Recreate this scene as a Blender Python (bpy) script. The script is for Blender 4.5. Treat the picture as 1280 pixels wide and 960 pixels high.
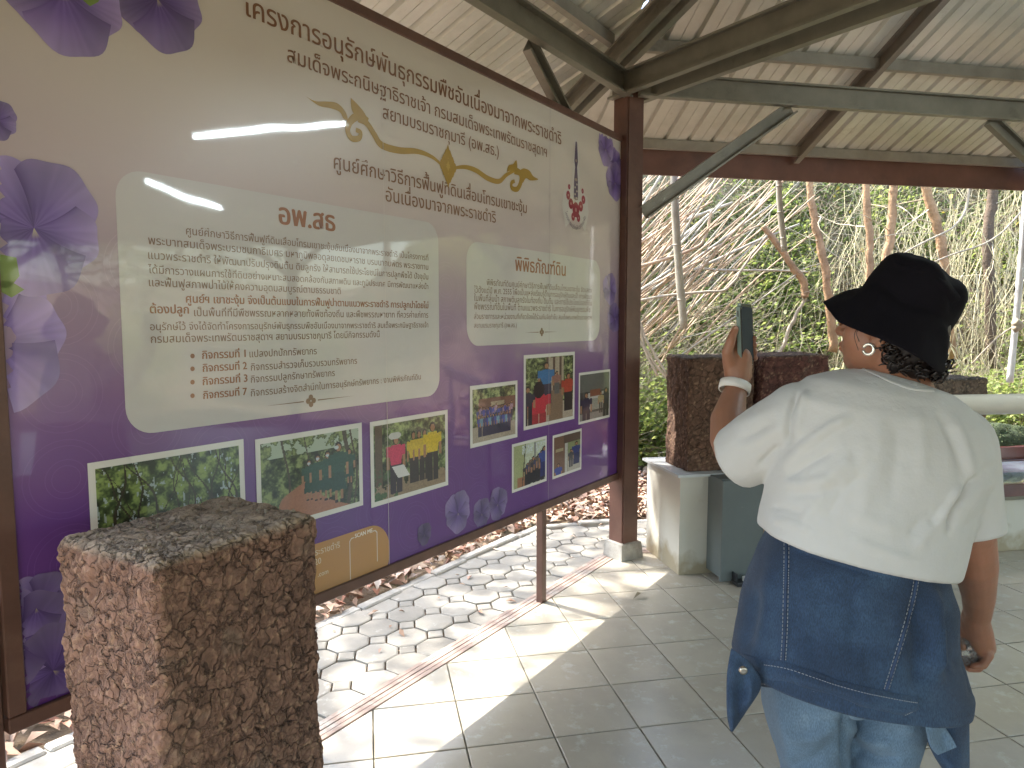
import bpy, bmesh, math, random
import numpy as np
from mathutils import Vector, Matrix, Euler
random.seed(7); RNG = np.random.default_rng(11)
for _o in list(bpy.data.objects): bpy.data.objects.remove(_o)
SC = bpy.context.scene; COL = SC.collection
rad = math.radians
# ------------------------------------------------------------ camera, sky, sun, exposure
F = 900.0; H = 1.48; PITCH = math.atan(78 / 900)
cam_d = bpy.data.cameras.new('camera'); cam = bpy.data.objects.new('camera', cam_d); COL.objects.link(cam)
cam.location = (0, 0, H); cam.rotation_euler = (math.pi / 2 - PITCH, 0, 0)
cam_d.sensor_width = 36; cam_d.lens = 36 * F / 1280; cam_d.clip_start = 0.05; cam_d.clip_end = 500
SC.camera = cam
SUN_AZ = -54.0; SUN_EL = 51.0           # where the sun stands, seen from the pavilion
world = bpy.data.worlds.new('World'); SC.world = world; world.use_nodes = True
wn = world.node_tree; bg = wn.nodes['Background']
sky = wn.nodes.new('ShaderNodeTexSky'); sky.sky_type = 'NISHITA'; sky.sun_disc = False
sky.sun_elevation = rad(SUN_EL); sky.sun_rotation = rad(SUN_AZ); sky.air_density = 1.3; sky.dust_density = 2.4
wn.links.new(sky.outputs[0], bg.inputs[0]); bg.inputs[1].default_value = 0.15
sun_d = bpy.data.lights.new('sun', 'SUN'); sun_d.energy = 2.55; sun_d.angle = rad(0.6); sun_d.color = (1, .95, .87)
sun = bpy.data.objects.new('sun', sun_d); COL.objects.link(sun)
_sv = Vector((math.sin(rad(SUN_AZ)) * math.cos(rad(SUN_EL)), math.cos(rad(SUN_AZ)) * math.cos(rad(SUN_EL)), math.sin(rad(SUN_EL))))
sun.rotation_euler = _sv.to_track_quat('Z', 'Y').to_euler(); sun.location = _sv * 30
SC.render.engine = 'CYCLES'
SC.view_settings.view_transform = 'Standard'; SC.view_settings.look = 'None'; SC.view_settings.gamma = 1
SC.view_settings.exposure = 2.7
SC.cycles.max_bounces = 8; SC.cycles.diffuse_bounces = 5; SC.cycles.glossy_bounces = 4; SC.cycles.transparent_max_bounces = 12
SC.cycles.use_denoising = True
SC.cycles.caustics_reflective = False; SC.cycles.caustics_refractive = False

# ------------------------------------------------------------ tagging
def tag(o, label=None, cat=None, group=None, kind=None):
    if label: o['label'] = label
    if cat: o['category'] = cat
    if group: o['group'] = group
    if kind: o['kind'] = kind
    return o
def empty(name, loc=(0, 0, 0), rz=0.0, label=None, cat=None, group=None, kind=None):
    o = bpy.data.objects.new(name, None); COL.objects.link(o); o.location = loc; o.rotation_euler = (0, 0, rz)
    o.empty_display_size = .1
    return tag(o, label, cat, group, kind)
def link_mesh(name, me, m=None, parent=None):
    o = bpy.data.objects.new(name, me); COL.objects.link(o)
    if m is not None and len(me.materials) == 0: me.materials.append(m)
    if parent is not None: o.parent = parent
    return o
def np_mesh(name, V, Fc, smooth=False):
    me = bpy.data.meshes.new(name); me.from_pydata([tuple(map(float, v)) for v in V], [], [tuple(int(i) for i in f) for f in Fc]); me.update()
    if smooth: me.polygons.foreach_set('use_smooth', [True] * len(me.polygons))
    return me
def fast_mesh(name, V, Fc, smooth=False):
    """V (n,3), Fc (m,k) numpy, all faces k-gons"""
    V = np.asarray(V, dtype=np.float32); Fc = np.asarray(Fc, dtype=np.int32)
    me = bpy.data.meshes.new(name); me.vertices.add(len(V)); me.vertices.foreach_set('co', V.ravel())
    k = Fc.shape[1]; me.loops.add(Fc.size); me.loops.foreach_set('vertex_index', Fc.ravel())
    me.polygons.add(len(Fc)); me.polygons.foreach_set('loop_start', np.arange(0, Fc.size, k, dtype=np.int32))
    me.polygons.foreach_set('loop_total', np.full(len(Fc), k, dtype=np.int32))
    me.update(calc_edges=True)
    if smooth: me.polygons.foreach_set('use_smooth', np.ones(len(Fc), dtype=bool))
    return me

class MB:
    """collects simple solids, builds one mesh"""
    def __init__(s): s.v = []; s.f = []
    def add(s, V, Fc):
        b = len(s.v); s.v += [tuple(v) for v in V]; s.f += [tuple(i + b for i in f) for f in Fc]; return s
    def box(s, a, b, M=None):
        x0, y0, z0 = a; x1, y1, z1 = b
        V = [Vector(p) for p in ((x0, y0, z0), (x1, y0, z0), (x1, y1, z0), (x0, y1, z0), (x0, y0, z1), (x1, y0, z1), (x1, y1, z1), (x0, y1, z1))]
        if M is not None: V = [M @ v for v in V]
        return s.add(V, [(0, 3, 2, 1), (4, 5, 6, 7), (0, 1, 5, 4), (1, 2, 6, 5), (2, 3, 7, 6), (3, 0, 4, 7)])
    def prism(s, poly, z0, z1):
        n = len(poly)
        V = [(x, y, z0) for x, y in poly] + [(x, y, z1) for x, y in poly]
        return s.add(V, [tuple(range(n))[::-1], tuple(range(n, 2 * n))] + [(i, (i + 1) % n, n + (i + 1) % n, n + i) for i in range(n)])
    def tube(s, pts, r, n=8, caps=True):
        pts = [Vector(p) for p in pts]; m = len(pts)
        rs = r if hasattr(r, '__len__') else [r] * m
        b = len(s.v); up = None
        for i, p in enumerate(pts):
            d = (pts[min(i + 1, m - 1)] - pts[max(i - 1, 0)]).normalized()
            if up is None:
                up = Vector((0, 0, 1)) if abs(d.z) < .9 else Vector((1, 0, 0))
            a = (up - d * up.dot(d)).normalized(); c = d.cross(a); up = a
            for k in range(n):
                t = 2 * math.pi * k / n; s.v.append(tuple(p + (a * math.cos(t) + c * math.sin(t)) * rs[i]))
        for i in range(m - 1):
            for k in range(n):
                k2 = (k + 1) % n; s.f.append((b + i * n + k, b + i * n + k2, b + (i + 1) * n + k2, b + (i + 1) * n + k))
        if caps:
            s.f.append(tuple(b + k for k in range(n))[::-1]); s.f.append(tuple(b + (m - 1) * n + k for k in range(n)))
        return s
    def rings(s, R, closed=True, caps=True):
        """list of equal-length point rings"""
        b = len(s.v); n = len(R[0])
        for r in R: s.v += [tuple(p) for p in r]
        rng = n if closed else n - 1
        for i in range(len(R) - 1):
            for k in range(rng):
                k2 = (k + 1) % n; s.f.append((b + i * n + k, b + i * n + k2, b + (i + 1) * n + k2, b + (i + 1) * n + k))
        if caps and closed:
            s.f.append(tuple(b + k for k in range(n))[::-1]); s.f.append(tuple(b + (len(R) - 1) * n + k for k in range(n)))
        return s
    def mesh(s, name, smooth=False): return np_mesh(name, s.v, s.f, smooth)
    def build(s, name, m, parent=None, smooth=False): return link_mesh(name, s.mesh(name, smooth), m, parent)

# ------------------------------------------------------------ numpy noise
def _hash(ix, iy, iz, seed):
    h = (ix.astype(np.int64) * 374761393 + iy.astype(np.int64) * 668265263 + iz.astype(np.int64) * 2147483647 + seed * 1274126177) & 0xffffffff
    h = ((h ^ (h >> 13)) * 1274126177) & 0xffffffff
    h = h ^ (h >> 16); h = (h * 2246822519) & 0xffffffff; h ^= h >> 15
    return h.astype(np.float64) / 4294967295.0
def vnoise(P, seed=0):
    P = np.asarray(P, float); I = np.floor(P).astype(np.int64); f = P - I; u = f * f * (3 - 2 * f)
    r = 0
    for dx in (0, 1):
        for dy in (0, 1):
            for dz in (0, 1):
                w = (u[:, 0] if dx else 1 - u[:, 0]) * (u[:, 1] if dy else 1 - u[:, 1]) * (u[:, 2] if dz else 1 - u[:, 2])
                r = r + w * _hash(I[:, 0] + dx, I[:, 1] + dy, I[:, 2] + dz, seed)
    return r * 2 - 1
def fbm(P, oct=4, seed=0, gain=.5):
    a = 1; r = 0; P = np.asarray(P, float)
    for i in range(oct): r = r + a * vnoise(P * 2 ** i + i * 17.3, seed + i); a *= gain
    return r
def worley(P, seed=0):
    P = np.asarray(P, float); I = np.floor(P).astype(np.int64); f1 = np.full(len(P), 9.); f2 = f1.copy()
    for dx in (-1, 0, 1):
        for dy in (-1, 0, 1):
            for dz in (-1, 0, 1):
                J = I + np.array([dx, dy, dz])
                q = J + np.stack([_hash(J[:, 0], J[:, 1], J[:, 2], seed + k) for k in (1, 2, 3)], 1)
                d = np.sqrt(((P - q) ** 2).sum(1))
                m = d < f1; f2 = np.where(m, f1, np.minimum(f2, d)); f1 = np.where(m, d, f1)
    return f1, f2

# ------------------------------------------------------------ materials
def mat(name, col, rough=.6, metal=0., spec=.5, noise=None, bump=None, coat=0., emit=None, stains=None, island=None, attr=None, sss=0., trans=0., alpha=1., sheen=0., coords='Object', ior=None, translucent=0.):
    """col base; noise=(scale, amount[, detail]); bump=(scale, dist[, detail]); stains=(scale, colour, lo, hi); island=list of colours"""
    m = bpy.data.materials.new(name); m.use_nodes = True; nt = m.node_tree; N = nt.nodes; L = nt.links
    b = N['Principled BSDF']; out = N['Material Output']
    b.inputs['Roughness'].default_value = rough; b.inputs['Metallic'].default_value = metal
    b.inputs['Specular IOR Level'].default_value = spec; b.inputs['Coat Weight'].default_value = coat; b.inputs['Coat Roughness'].default_value = .06
    b.inputs['Transmission Weight'].default_value = trans; b.inputs['Sheen Weight'].default_value = sheen
    if ior: b.inputs['IOR'].default_value = ior
    if sss: b.inputs['Subsurface Weight'].default_value = sss; b.inputs['Subsurface Scale'].default_value = .01
    tc = N.new('ShaderNodeTexCoord'); co = tc.outputs[coords]
    rgb = N.new('ShaderNodeRGB'); rgb.outputs[0].default_value = (*col, 1); c = rgb.outputs[0]
    if attr:
        a = N.new('ShaderNodeAttribute'); a.attribute_name = attr; c = a.outputs['Color']
    if island:
        g = N.new('ShaderNodeNewGeometry'); r = N.new('ShaderNodeValToRGB'); el = r.color_ramp.elements
        el[0].color = (*island[0], 1); el[1].color = (*island[-1], 1)
        for i, cc in enumerate(island[1:-1]): e = el.new((i + 1) / (len(island) - 1)); e.color = (*cc, 1)
        L.new(g.outputs['Random Per Island'], r.inputs[0]); c = r.outputs[0]
    def mixc(fac, A, B, mode='MIX'):
        x = N.new('ShaderNodeMix'); x.data_type = 'RGBA'; x.blend_type = mode
        if isinstance(fac, float): x.inputs[0].default_value = fac
        else: L.new(fac, x.inputs[0])
        for s, i in ((A, 6), (B, 7)):
            if isinstance(s, tuple): x.inputs[i].default_value = (*s, 1)
            else: L.new(s, x.inputs[i])
        return x.outputs[2]
    def ntex(scale, detail=5., rough=.6):
        t = N.new('ShaderNodeTexNoise'); t.inputs['Scale'].default_value = scale; t.inputs['Detail'].default_value = detail; t.inputs['Roughness'].default_value = rough
        L.new(co, t.inputs['Vector']); return t.outputs[0]
    if noise:
        n = ntex(noise[0], noise[2] if len(noise) > 2 else 5.)
        mr = N.new('ShaderNodeMapRange'); mr.inputs['From Min'].default_value = .3; mr.inputs['From Max'].default_value = .7
        mr.inputs['To Min'].default_value = 1 - noise[1]; mr.inputs['To Max'].default_value = 1 + noise[1]
        L.new(n, mr.inputs['Value']); vm = N.new('ShaderNodeVectorMath'); vm.operation = 'SCALE'
        L.new(c, vm.inputs[0]); L.new(mr.outputs[0], vm.inputs['Scale']); c = vm.outputs[0]
    for st in (stains or []):
        n = ntex(st[0], 8., .7); mr = N.new('ShaderNodeMapRange'); mr.inputs['From Min'].default_value = st[2]; mr.inputs['From Max'].default_value = st[3]
        L.new(n, mr.inputs['Value']); c = mixc(mr.outputs[0], c, tuple(st[1]))
    L.new(c, b.inputs['Base Color'])
    if bump:
        n = ntex(bump[0], bump[2] if len(bump) > 2 else 6.); bp = N.new('ShaderNodeBump'); bp.inputs['Strength'].default_value = 1; bp.inputs['Distance'].default_value = bump[1]
        L.new(n, bp.inputs['Height']); L.new(bp.outputs[0], b.inputs['Normal'])
    if emit: b.inputs['Emission Color'].default_value = (*emit[0], 1); b.inputs['Emission Strength'].default_value = emit[1]
    if translucent:
        tr = N.new('ShaderNodeBsdfTranslucent'); L.new(c, tr.inputs[0]); mx = N.new('ShaderNodeMixShader'); mx.inputs[0].default_value = translucent
        L.new(b.outputs[0], mx.inputs[1]); L.new(tr.outputs[0], mx.inputs[2]); L.new(mx.outputs[0], out.inputs[0])
    return m
def bumpify(m, fn):
    """fn(nt, coord) -> height socket; chained onto the existing bump"""
    nt = m.node_tree; N = nt.nodes; L = nt.links; b = N['Principled BSDF']
    co = [n for n in N if n.type == 'TEX_COORD'][0].outputs['Object']
    h, dist = fn(nt, co); bp = N.new('ShaderNodeBump'); bp.inputs['Distance'].default_value = dist; L.new(h, bp.inputs['Height'])
    if b.inputs['Normal'].links: L.new(b.inputs['Normal'].links[0].from_socket, bp.inputs['Normal'])
    L.new(bp.outputs[0], b.inputs['Normal']); return m
M = {}
M['steel'] = mat('painted_steel', (.215, .205, .165), .42, .25, noise=(6, .16), bump=(40, .0006), stains=[(3.5, (.12, .105, .085), .58, .75), (23, (.16, .08, .045), .68, .78)])
M['steel_light'] = mat('pale_primer_steel', (.30, .28, .235), .5, .1, noise=(6, .16), bump=(40, .0005), stains=[(4, (.18, .15, .12), .6, .78)])
M['rafter'] = mat('brown_primer_steel', (.20, .175, .145), .5, .1, noise=(5, .2), bump=(40, .0006), stains=[(4, (.2, .17, .14), .55, .8)])
M['roof'] = mat('cream_coated_sheet', (.62, .61, .54), .34, .25, noise=(1.3, .10), bump=(9, .0012, 2), stains=[(7, (.30, .26, .19), .62, .85), (1.1, (.40, .40, .33), .45, .8)])
M['fascia'] = mat('red_brown_paint', (.145, .068, .05), .55, noise=(4, .22), bump=(25, .001), stains=[(2.3, (.09, .05, .042), .52, .72), (12, (.20, .12, .085), .62, .8)])
M['post'] = mat('brown_wood_paint', (.105, .05, .036), .42, noise=(5, .25), bump=(30, .001), stains=[(3, (.16, .09, .06), .52, .8)])
M['frame'] = mat('board_frame_brown', (.12, .062, .045), .4, noise=(8, .2), bump=(40, .0006), stains=[(5, (.17, .10, .07), .55, .8)])
M['concrete'] = mat('rough_concrete', (.36, .34, .30), .9, noise=(14, .2), bump=(40, .004), stains=[(5, (.22, .19, .16), .5, .7)])
M['kerb'] = mat('kerb_concrete', (.34, .32, .28), .9, noise=(10, .18), bump=(45, .003), stains=[(6, (.28, .22, .16), .5, .75)])
M['tile'] = mat('matte_ceramic_tile', (.43, .388, .315), .24, noise=(2.2, .09), bump=(60, .0005), stains=[(1.7, (.33, .31, .26), .5, .8), (14, (.55, .54, .49), .55, .75), (55, (.30, .27, .22), .66, .72)])
M['grout'] = mat('grout', (.13, .125, .10), .9, noise=(9, .25), bump=(60, .001))
M['strip'] = mat('pink_grooved_strip', (.34, .25, .205), .6, noise=(9, .18), bump=(60, .001), stains=[(5, (.52, .48, .42), .5, .65)])
M['paver'] = mat('cement_paver', (.27, .25, .212), .85, noise=(5, .16), bump=(70, .0015), stains=[(4, (.30, .29, .26), .5, .72), (16, (.50, .47, .40), .6, .75)])
M['soil'] = mat('dry_soil', (.17, .115, .07), .95, noise=(8, .3), bump=(30, .01), stains=[(3, (.26, .19, .12), .5, .7)])
M['white_paint'] = mat('cream_painted_plaster', (.55, .53, .47), .6, noise=(2, .05), bump=(30, .001), stains=[(2.6, (.50, .47, .38), .55, .8)])
M['laminate'] = mat('pale_laminate_top', (.50, .52, .53), .3, noise=(6, .06), stains=[(9, (.38, .37, .34), .6, .75)])
M['slate'] = mat('slate_green_panel', (.115, .135, .135), .45, noise=(3, .1), bump=(20, .0005), stains=[(20, (.15, .17, .165), .66, .75)])
M['black'] = mat('black_plastic', (.018, .018, .02), .35)
M['wood_strip'] = mat('pale_wood', (.36, .27, .17), .5, noise=(9, .2))
M['redwood'] = mat('varnished_red_wood', (.10, .032, .025), .3, noise=(8, .25), coat=.3)
M['moss'] = mat('moss', (.045, .065, .028), .95, noise=(30, .4), bump=(60, .012))
M['cream_sheet'] = mat('cream_acrylic', (.66, .63, .57), .35, noise=(2, .05))
M['glass_case'] = mat('glass_case_top', (.22, .27, .33), .04, spec=.9, coat=1., stains=[(3, (.10, .11, .16), .5, .6)])  # blue of the reflected sky is put into the glass base colour
M['pvc'] = mat('pale_pipe', (.62, .62, .62), .4, noise=(12, .1))
M['lamp_body'] = mat('lamp_housing', (.75, .75, .74), .4)
M['tube'] = mat('lit_tube', (.9, .95, 1), .3, emit=((.80, .95, 1), 16.))

def per_object(m, amt):
    """a little difference from piece to piece"""
    nt = m.node_tree; N = nt.nodes; L = nt.links; b = N['Principled BSDF']; src = b.inputs['Base Color'].links[0].from_socket
    oi = N.new('ShaderNodeObjectInfo'); mr = N.new('ShaderNodeMapRange'); mr.inputs['To Min'].default_value = 1 - amt; mr.inputs['To Max'].default_value = 1 + amt; L.new(oi.outputs['Random'], mr.inputs['Value'])
    v = N.new('ShaderNodeVectorMath'); v.operation = 'SCALE'; L.new(src, v.inputs[0]); L.new(mr.outputs[0], v.inputs['Scale']); L.new(v.outputs[0], b.inputs['Base Color'])
    tc = [n for n in N if n.type == 'TEX_COORD'][0]; ad = N.new('ShaderNodeVectorMath'); ad.operation = 'MULTIPLY_ADD'; cm = N.new('ShaderNodeCombineXYZ'); L.new(oi.outputs['Random'], cm.inputs[0]); L.new(oi.outputs['Random'], cm.inputs[2])
    ad.inputs[1].default_value = (37, 19, 53); L.new(cm.outputs[0], ad.inputs[0]); L.new(tc.outputs['Object'], ad.inputs[2])
    for n in N:
        if n.type == 'TEX_NOISE': L.new(ad.outputs[0], n.inputs['Vector'])
per_object(M['tile'], .06); per_object(M['paver'], .13); per_object(M['kerb'], .10)
# ------------------------------------------------------------ geometry frame of the place
AZ = rad(33.6)
BD = Vector((math.sin(AZ), math.cos(AZ), 0)); BN = Vector((math.cos(AZ), -math.sin(AZ), 0))   # board direction, normal into the pavilion
B0 = Vector((.161, 3.707, 0))
def ray(x, y):
    a = (x - 640) / F; u = (480 - y) / F; c, s = math.cos(PITCH), math.sin(PITCH)
    return Vector((a, c + u * s, u * c - s))
def W(x, y, Y):                                # point of the sight line that lies at distance Y
    r = ray(x, y); t = Y / r.y; return Vector((r.x * t, Y, H + r.z * t))
def bp(x, y, off=.02):                         # point on the board: (along, height)
    r = ray(x, y); d = B0.dot(BN) + off; t = d / r.dot(BN); P = Vector((r.x * t, r.y * t, H + r.z * t))
    return (P - B0).dot(BD), P.z
C0 = Vector((3.29, .60, 0)); R_POST = 4.64; HALF = rad(22.5)
def dirv(az): return Vector((math.sin(az), math.cos(az), 0))
VAZ = [rad(-33.9 + 45 * k) for k in range(8)]
def octa(R): return [C0 + dirv(a) * R for a in VAZ]
A_POST = R_POST * math.cos(HALF); A_EAVE = A_POST + 1.0; R_EAVE = A_EAVE / math.cos(HALF)
SL = .426; Z_EAVE = 2.83                       # roof slope, height of the sheet at the eave
def clip(poly, n, d):                          # keep n.p <= d
    out = []
    for i in range(len(poly)):
        a = poly[i]; b = poly[(i + 1) % len(poly)]; da = a[0] * n[0] + a[1] * n[1] - d; db = b[0] * n[0] + b[1] * n[1] - d
        if da <= 0: out.append(a)
        if (da < 0 < db) or (db < 0 < da):
            t = da / (da - db); out.append((a[0] + (b[0] - a[0]) * t, a[1] + (b[1] - a[1]) * t))
    return out
SIDE_AZ = [a + HALF for a in VAZ]              # outward azimuth of side k (between vertex k and k+1)
def clip_oct(poly, ap):
    for a in SIDE_AZ:
        n = dirv(a); poly = clip(poly, n, C0.dot(n) + ap)
        if len(poly) < 3: return []
    return poly

# ------------------------------------------------------------ ground
TOPG = -.06
def bank_h(X, Y):
    """height of the ground: flat near the pavilion, a bank behind it"""
    r = np.sqrt((X - C0.x) ** 2 + (Y - C0.y) ** 2); az = np.degrees(np.arctan2(X - C0.x, Y - C0.y))
    h = np.clip((r - 7.6) / 4.2, 0, 1); h = h * h * (3 - 2 * h) * 4.8
    w = np.clip((75 - np.abs(az - 5)) / 30, 0.12, 1)
    return TOPG + h * w + np.clip((r - 12) / 60, 0, 1) * 5
gx = np.concatenate([np.linspace(-300, -16, 14), np.linspace(-15, 20, 120), np.linspace(21, 300, 14)])
gy = np.concatenate([np.linspace(-300, -12, 14), np.linspace(-11, 18, 110), np.linspace(19, 300, 14)])
GX, GY = np.meshgrid(gx, gy); GZ = bank_h(GX, GY) + .03 * vnoise(np.stack([GX.ravel() * 1.3, GY.ravel() * 1.3, GX.ravel() * 0], 1), 3).reshape(GX.shape) * (np.hypot(GX - C0.x, GY - C0.y) > 6.2)
n_, m_ = GX.shape; idx = np.arange(n_ * m_).reshape(n_, m_)
gme = fast_mesh('ground', np.stack([GX.ravel(), GY.ravel(), GZ.ravel()], 1), np.stack([idx[:-1, :-1].ravel(), idx[:-1, 1:].ravel(), idx[1:, 1:].ravel(), idx[1:, :-1].ravel()], 1), True)
M['ground'] = mat('leaf_strewn_earth', (.20, .145, .09), .95, noise=(5, .3), bump=(14, .03), stains=[(2.2, (.30, .22, .15), .45, .6), (.6, (.12, .12, .05), .5, .62)])
tag(link_mesh('ground', gme, M['ground']), kind='structure')

# ------------------------------------------------------------ floor of the pavilion, tile by tile
AP_FLOOR = A_POST + .03
floor = MB(); floor.prism([(p.x, p.y) for p in [C0 + dirv(a) * (A_POST + .14) / math.cos(HALF) for a in VAZ]], -.12, -.008)
floor = tag(floor.build('floor', M['grout']), kind='structure')
ta = rad(-11.4); EA = Vector((math.cos(ta), -math.sin(ta), 0)); EB = Vector((math.sin(ta), math.cos(ta), 0)); PT = .318
def tile_mesh(poly, z=0.0, t=.012, ch=.0025):
    n = len(poly); cx = sum(p[0] for p in poly) / n; cy = sum(p[1] for p in poly) / n
    inner = []
    for p in poly:
        dx, dy = cx - p[0], cy - p[1]; l = math.hypot(dx, dy) or 1; inner.append((p[0] + dx / l * ch * 1.4, p[1] + dy / l * ch * 1.4))
    V = [(x, y, z - t) for x, y in poly] + [(x, y, z - ch * .6) for x, y in poly] + [(x, y, z) for x, y in inner]
    Fc = [tuple(range(2 * n, 3 * n))]
    for k in (0, 1): Fc += [(k * n + i, k * n + (i + 1) % n, (k + 1) * n + (i + 1) % n, (k + 1) * n + i) for i in range(n)]
    return V, Fc
tiles = []
g = .0028
for i in range(-24, 44):
    for j in range(-24, 44):
        a0, b0 = i * PT, 2.376 + j * PT - 5 * PT
        if not (-12 < a0 < 12 and -10 < b0 < 10): continue
        loc = EA * (a0 + PT / 2) + EB * (b0 + PT / 2)
        if (loc - C0).length > 5.2: continue
        pl = []
        for u, v in ((g, g), (PT - g, g), (PT - g, PT - g), (g, PT - g)):
            p = EA * (a0 + u) + EB * (b0 + v); pl.append((p.x, p.y))
        c = clip_oct(pl, AP_FLOOR - .005)
        if len(c) < 3: continue
        full = len(c) == 4 and all(abs(c[k][0] - pl[k][0]) < 1e-6 for k in range(4))
        # how large it shows
        d = loc - Vector((0, 0, 0)); vis = loc.y > .8 and abs(loc.x) < loc.y * .78 + .3
        tiles.append((0 if vis else 1, d.length, full, c, loc))
tiles.sort(key=lambda t: (t[0], t[1]))
tv = [EA * u + EB * v for u, v in ((-PT / 2 + g, -PT / 2 + g), (PT / 2 - g, -PT / 2 + g), (PT / 2 - g, PT / 2 - g), (-PT / 2 + g, PT / 2 - g))]
V, Fc = tile_mesh([(p.x, p.y) for p in tv]); shared_tile = np_mesh('tile', V, Fc); shared_tile.materials.append(M['tile'])
rest = MB()
for k, (nv, d, full, c, loc) in enumerate(tiles):
    dz = random.uniform(-.0006, .0006)
    if k < 290:
        if full:
            o = link_mesh('tile', shared_tile, None, floor); o.location = (loc.x, loc.y, dz); o.rotation_euler = (random.uniform(-.0016, .0016), random.uniform(-.0016, .0016), random.choice((0, 1, 2, 3)) * math.pi / 2)
        else:
            V, Fc = tile_mesh([(x - loc.x, y - loc.y) for x, y in c]); o = link_mesh('tile', np_mesh('tile', V, Fc), M['tile'], floor); o.location = (loc.x, loc.y, dz)
    else:
        V, Fc = tile_mesh(c, dz); rest.add(V, Fc)
tag(rest.build('far_tiles', M['tile'], floor), kind='stuff')
# grooved strip along the eight edges
for k in range(8):
    n = dirv(SIDE_AZ[k]); t = Vector((n.y, -n.x, 0)); s = MB()
    for q in range(4):
        ap = AP_FLOOR + .002 + q * .026; hl = (ap) * math.tan(HALF)
        mm = Matrix(((t.x, n.x, 0, C0.x), (t.y, n.y, 0, C0.y), (0, 0, 1, 0), (0, 0, 0, 1)))
        s.box((-hl, ap, -.02), (hl, ap + .021, .001 - .0012 * (q % 2)), mm)
    s.build('edge_strip', M['strip'], floor)

# ------------------------------------------------------------ path of octagonal pavers round the pavilion
path = MB(); ZP = -.028
path.prism([(p.x, p.y) for p in [C0 + dirv(a) * (A_POST + .80) / math.cos(HALF) for a in VAZ]], -.16, ZP - .022)
path = tag(path.build('path', M['soil']), kind='structure')
LA, LB = .203, .186
oc = []; kk = .293
for sx, sy in ((1, 1), (-1, 1), (-1, -1), (1, -1)):
    a, b = (LA / 2) * sx, (LB / 2) * sy
    two = [(a, b * (1 - 2 * kk)), (a * (1 - 2 * kk), b)]
    oc += two if sx * sy > 0 else two[::-1]
def shrink(poly, s): 
    cx = sum(p[0] for p in poly) / len(poly); cy = sum(p[1] for p in poly) / len(poly)
    return [(cx + (x - cx) * s, cy + (y - cy) * s) for x, y in poly]
oc = shrink(oc, .965); sq = shrink([(LA * kk, 0), (0, LB * kk), (-LA * kk, 0), (0, -LB * kk)], .88)
def paver_mesh(poly):
    V, Fc = tile_mesh(poly, 0, .05, .006); me = np_mesh('paver', V, Fc); me.materials.append(M['paver']); return me
pav_oc, pav_sq = paver_mesh(oc), paver_mesh(sq)
PA_IN = A_POST + .145; PA_OUT = A_POST + .79
placed = []
bn = (C0 - B0).dot(BN)
def in_ring(q, a0, a1):
    d = max((q - C0).dot(dirv(a)) for a in SIDE_AZ); return a0 < d < a1, d
for i in range(-22, 34):
    for j in range(-16, 30):
        for kind in (0, 1):
            u = -1.074 + i * LA + kind * LA / 2; p = -.356 + j * LB + kind * LB / 2
            q = B0 + BD * u + BN * p * 1.0
            if q.y < -.5 or q.x > 4.5 or q.x < -4 or abs(p) > 5: continue
            ok, d = in_ring(q, PA_IN - LB * .45, PA_OUT)
            if ok: placed.append((q.length, kind, q, d))
placed.sort(key=lambda t: t[0])
cnt = 0
for dist, kind, q, d in placed:
    if not (q.y > .9 and abs(q.x) < q.y * .78 + .3) or cnt > 285: continue
    poly0 = oc if kind == 0 else sq
    pl = [(q.x + BD.x * x + BN.x * y, q.y + BD.y * x + BN.y * y) for x, y in poly0]
    inside = min(max((Vector((x, y, 0)) - C0).dot(dirv(a)) for a in SIDE_AZ) for x, y in pl)
    zr = ZP + random.uniform(-.004, .004)
    if inside < PA_IN:
        side = max(SIDE_AZ, key=lambda a: (q - C0).dot(dirv(a))); n = dirv(side)
        c = clip(pl, (-n.x, -n.y), -(C0.dot(n) + PA_IN))
        if len(c) < 3: continue
        ar = abs(sum(c[i][0] * c[(i + 1) % len(c)][1] - c[(i + 1) % len(c)][0] * c[i][1] for i in range(len(c)))) / 2
        if ar < 8e-4: continue
        V, Fc = tile_mesh([(x - q.x, y - q.y) for x, y in c], 0, .05, .004); o = link_mesh('paver', np_mesh('paver', V, Fc), M['paver'], path)
    else:
        o = link_mesh('paver', pav_oc if kind == 0 else pav_sq, None, path)
        o.rotation_euler = (random.uniform(-.012, .012), random.uniform(-.012, .012), math.pi / 2 - AZ + random.uniform(-.02, .02))
    o.location = (q.x, q.y, zr); cnt += 1
# kerb stones on the outer edge of the path
kerb = empty('path_kerb', (B0.x, B0.y, -.06), 0, 'low weathered concrete kerb edging the octagonal paver path beyond the board', 'kerb')
stone = MB(); stone.box((-.148, -.032, -.08), (.148, .032, .045)); stm = stone.mesh('kerb_stone'); stm.materials.append(M['kerb'])
bmk = bmesh.new(); bmk.from_mesh(stm); bmesh.ops.bevel(bmk, geom=bmk.edges[:], offset=.008, segments=1, affect='EDGES'); bmk.to_mesh(stm); bmk.free()
for k in (7, 0, 1):
    n = dirv(SIDE_AZ[k]); t = Vector((n.y, -n.x, 0)); ap = A_POST + .835; hl = ap * math.tan(HALF)
    x = -hl + .15
    while x < hl:
        q = C0 + n * (ap + random.uniform(-.01, .01)) + t * x - Vector((B0.x, B0.y, 0))
        o = link_mesh('kerb_stone', stm, None, kerb); o.location = (q.x, q.y, random.uniform(-.008, .012)); o.rotation_euler = (random.uniform(-.03, .03), random.uniform(-.02, .02), math.atan2(t.y, t.x) + random.uniform(-.015, .015)); x += .303

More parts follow.
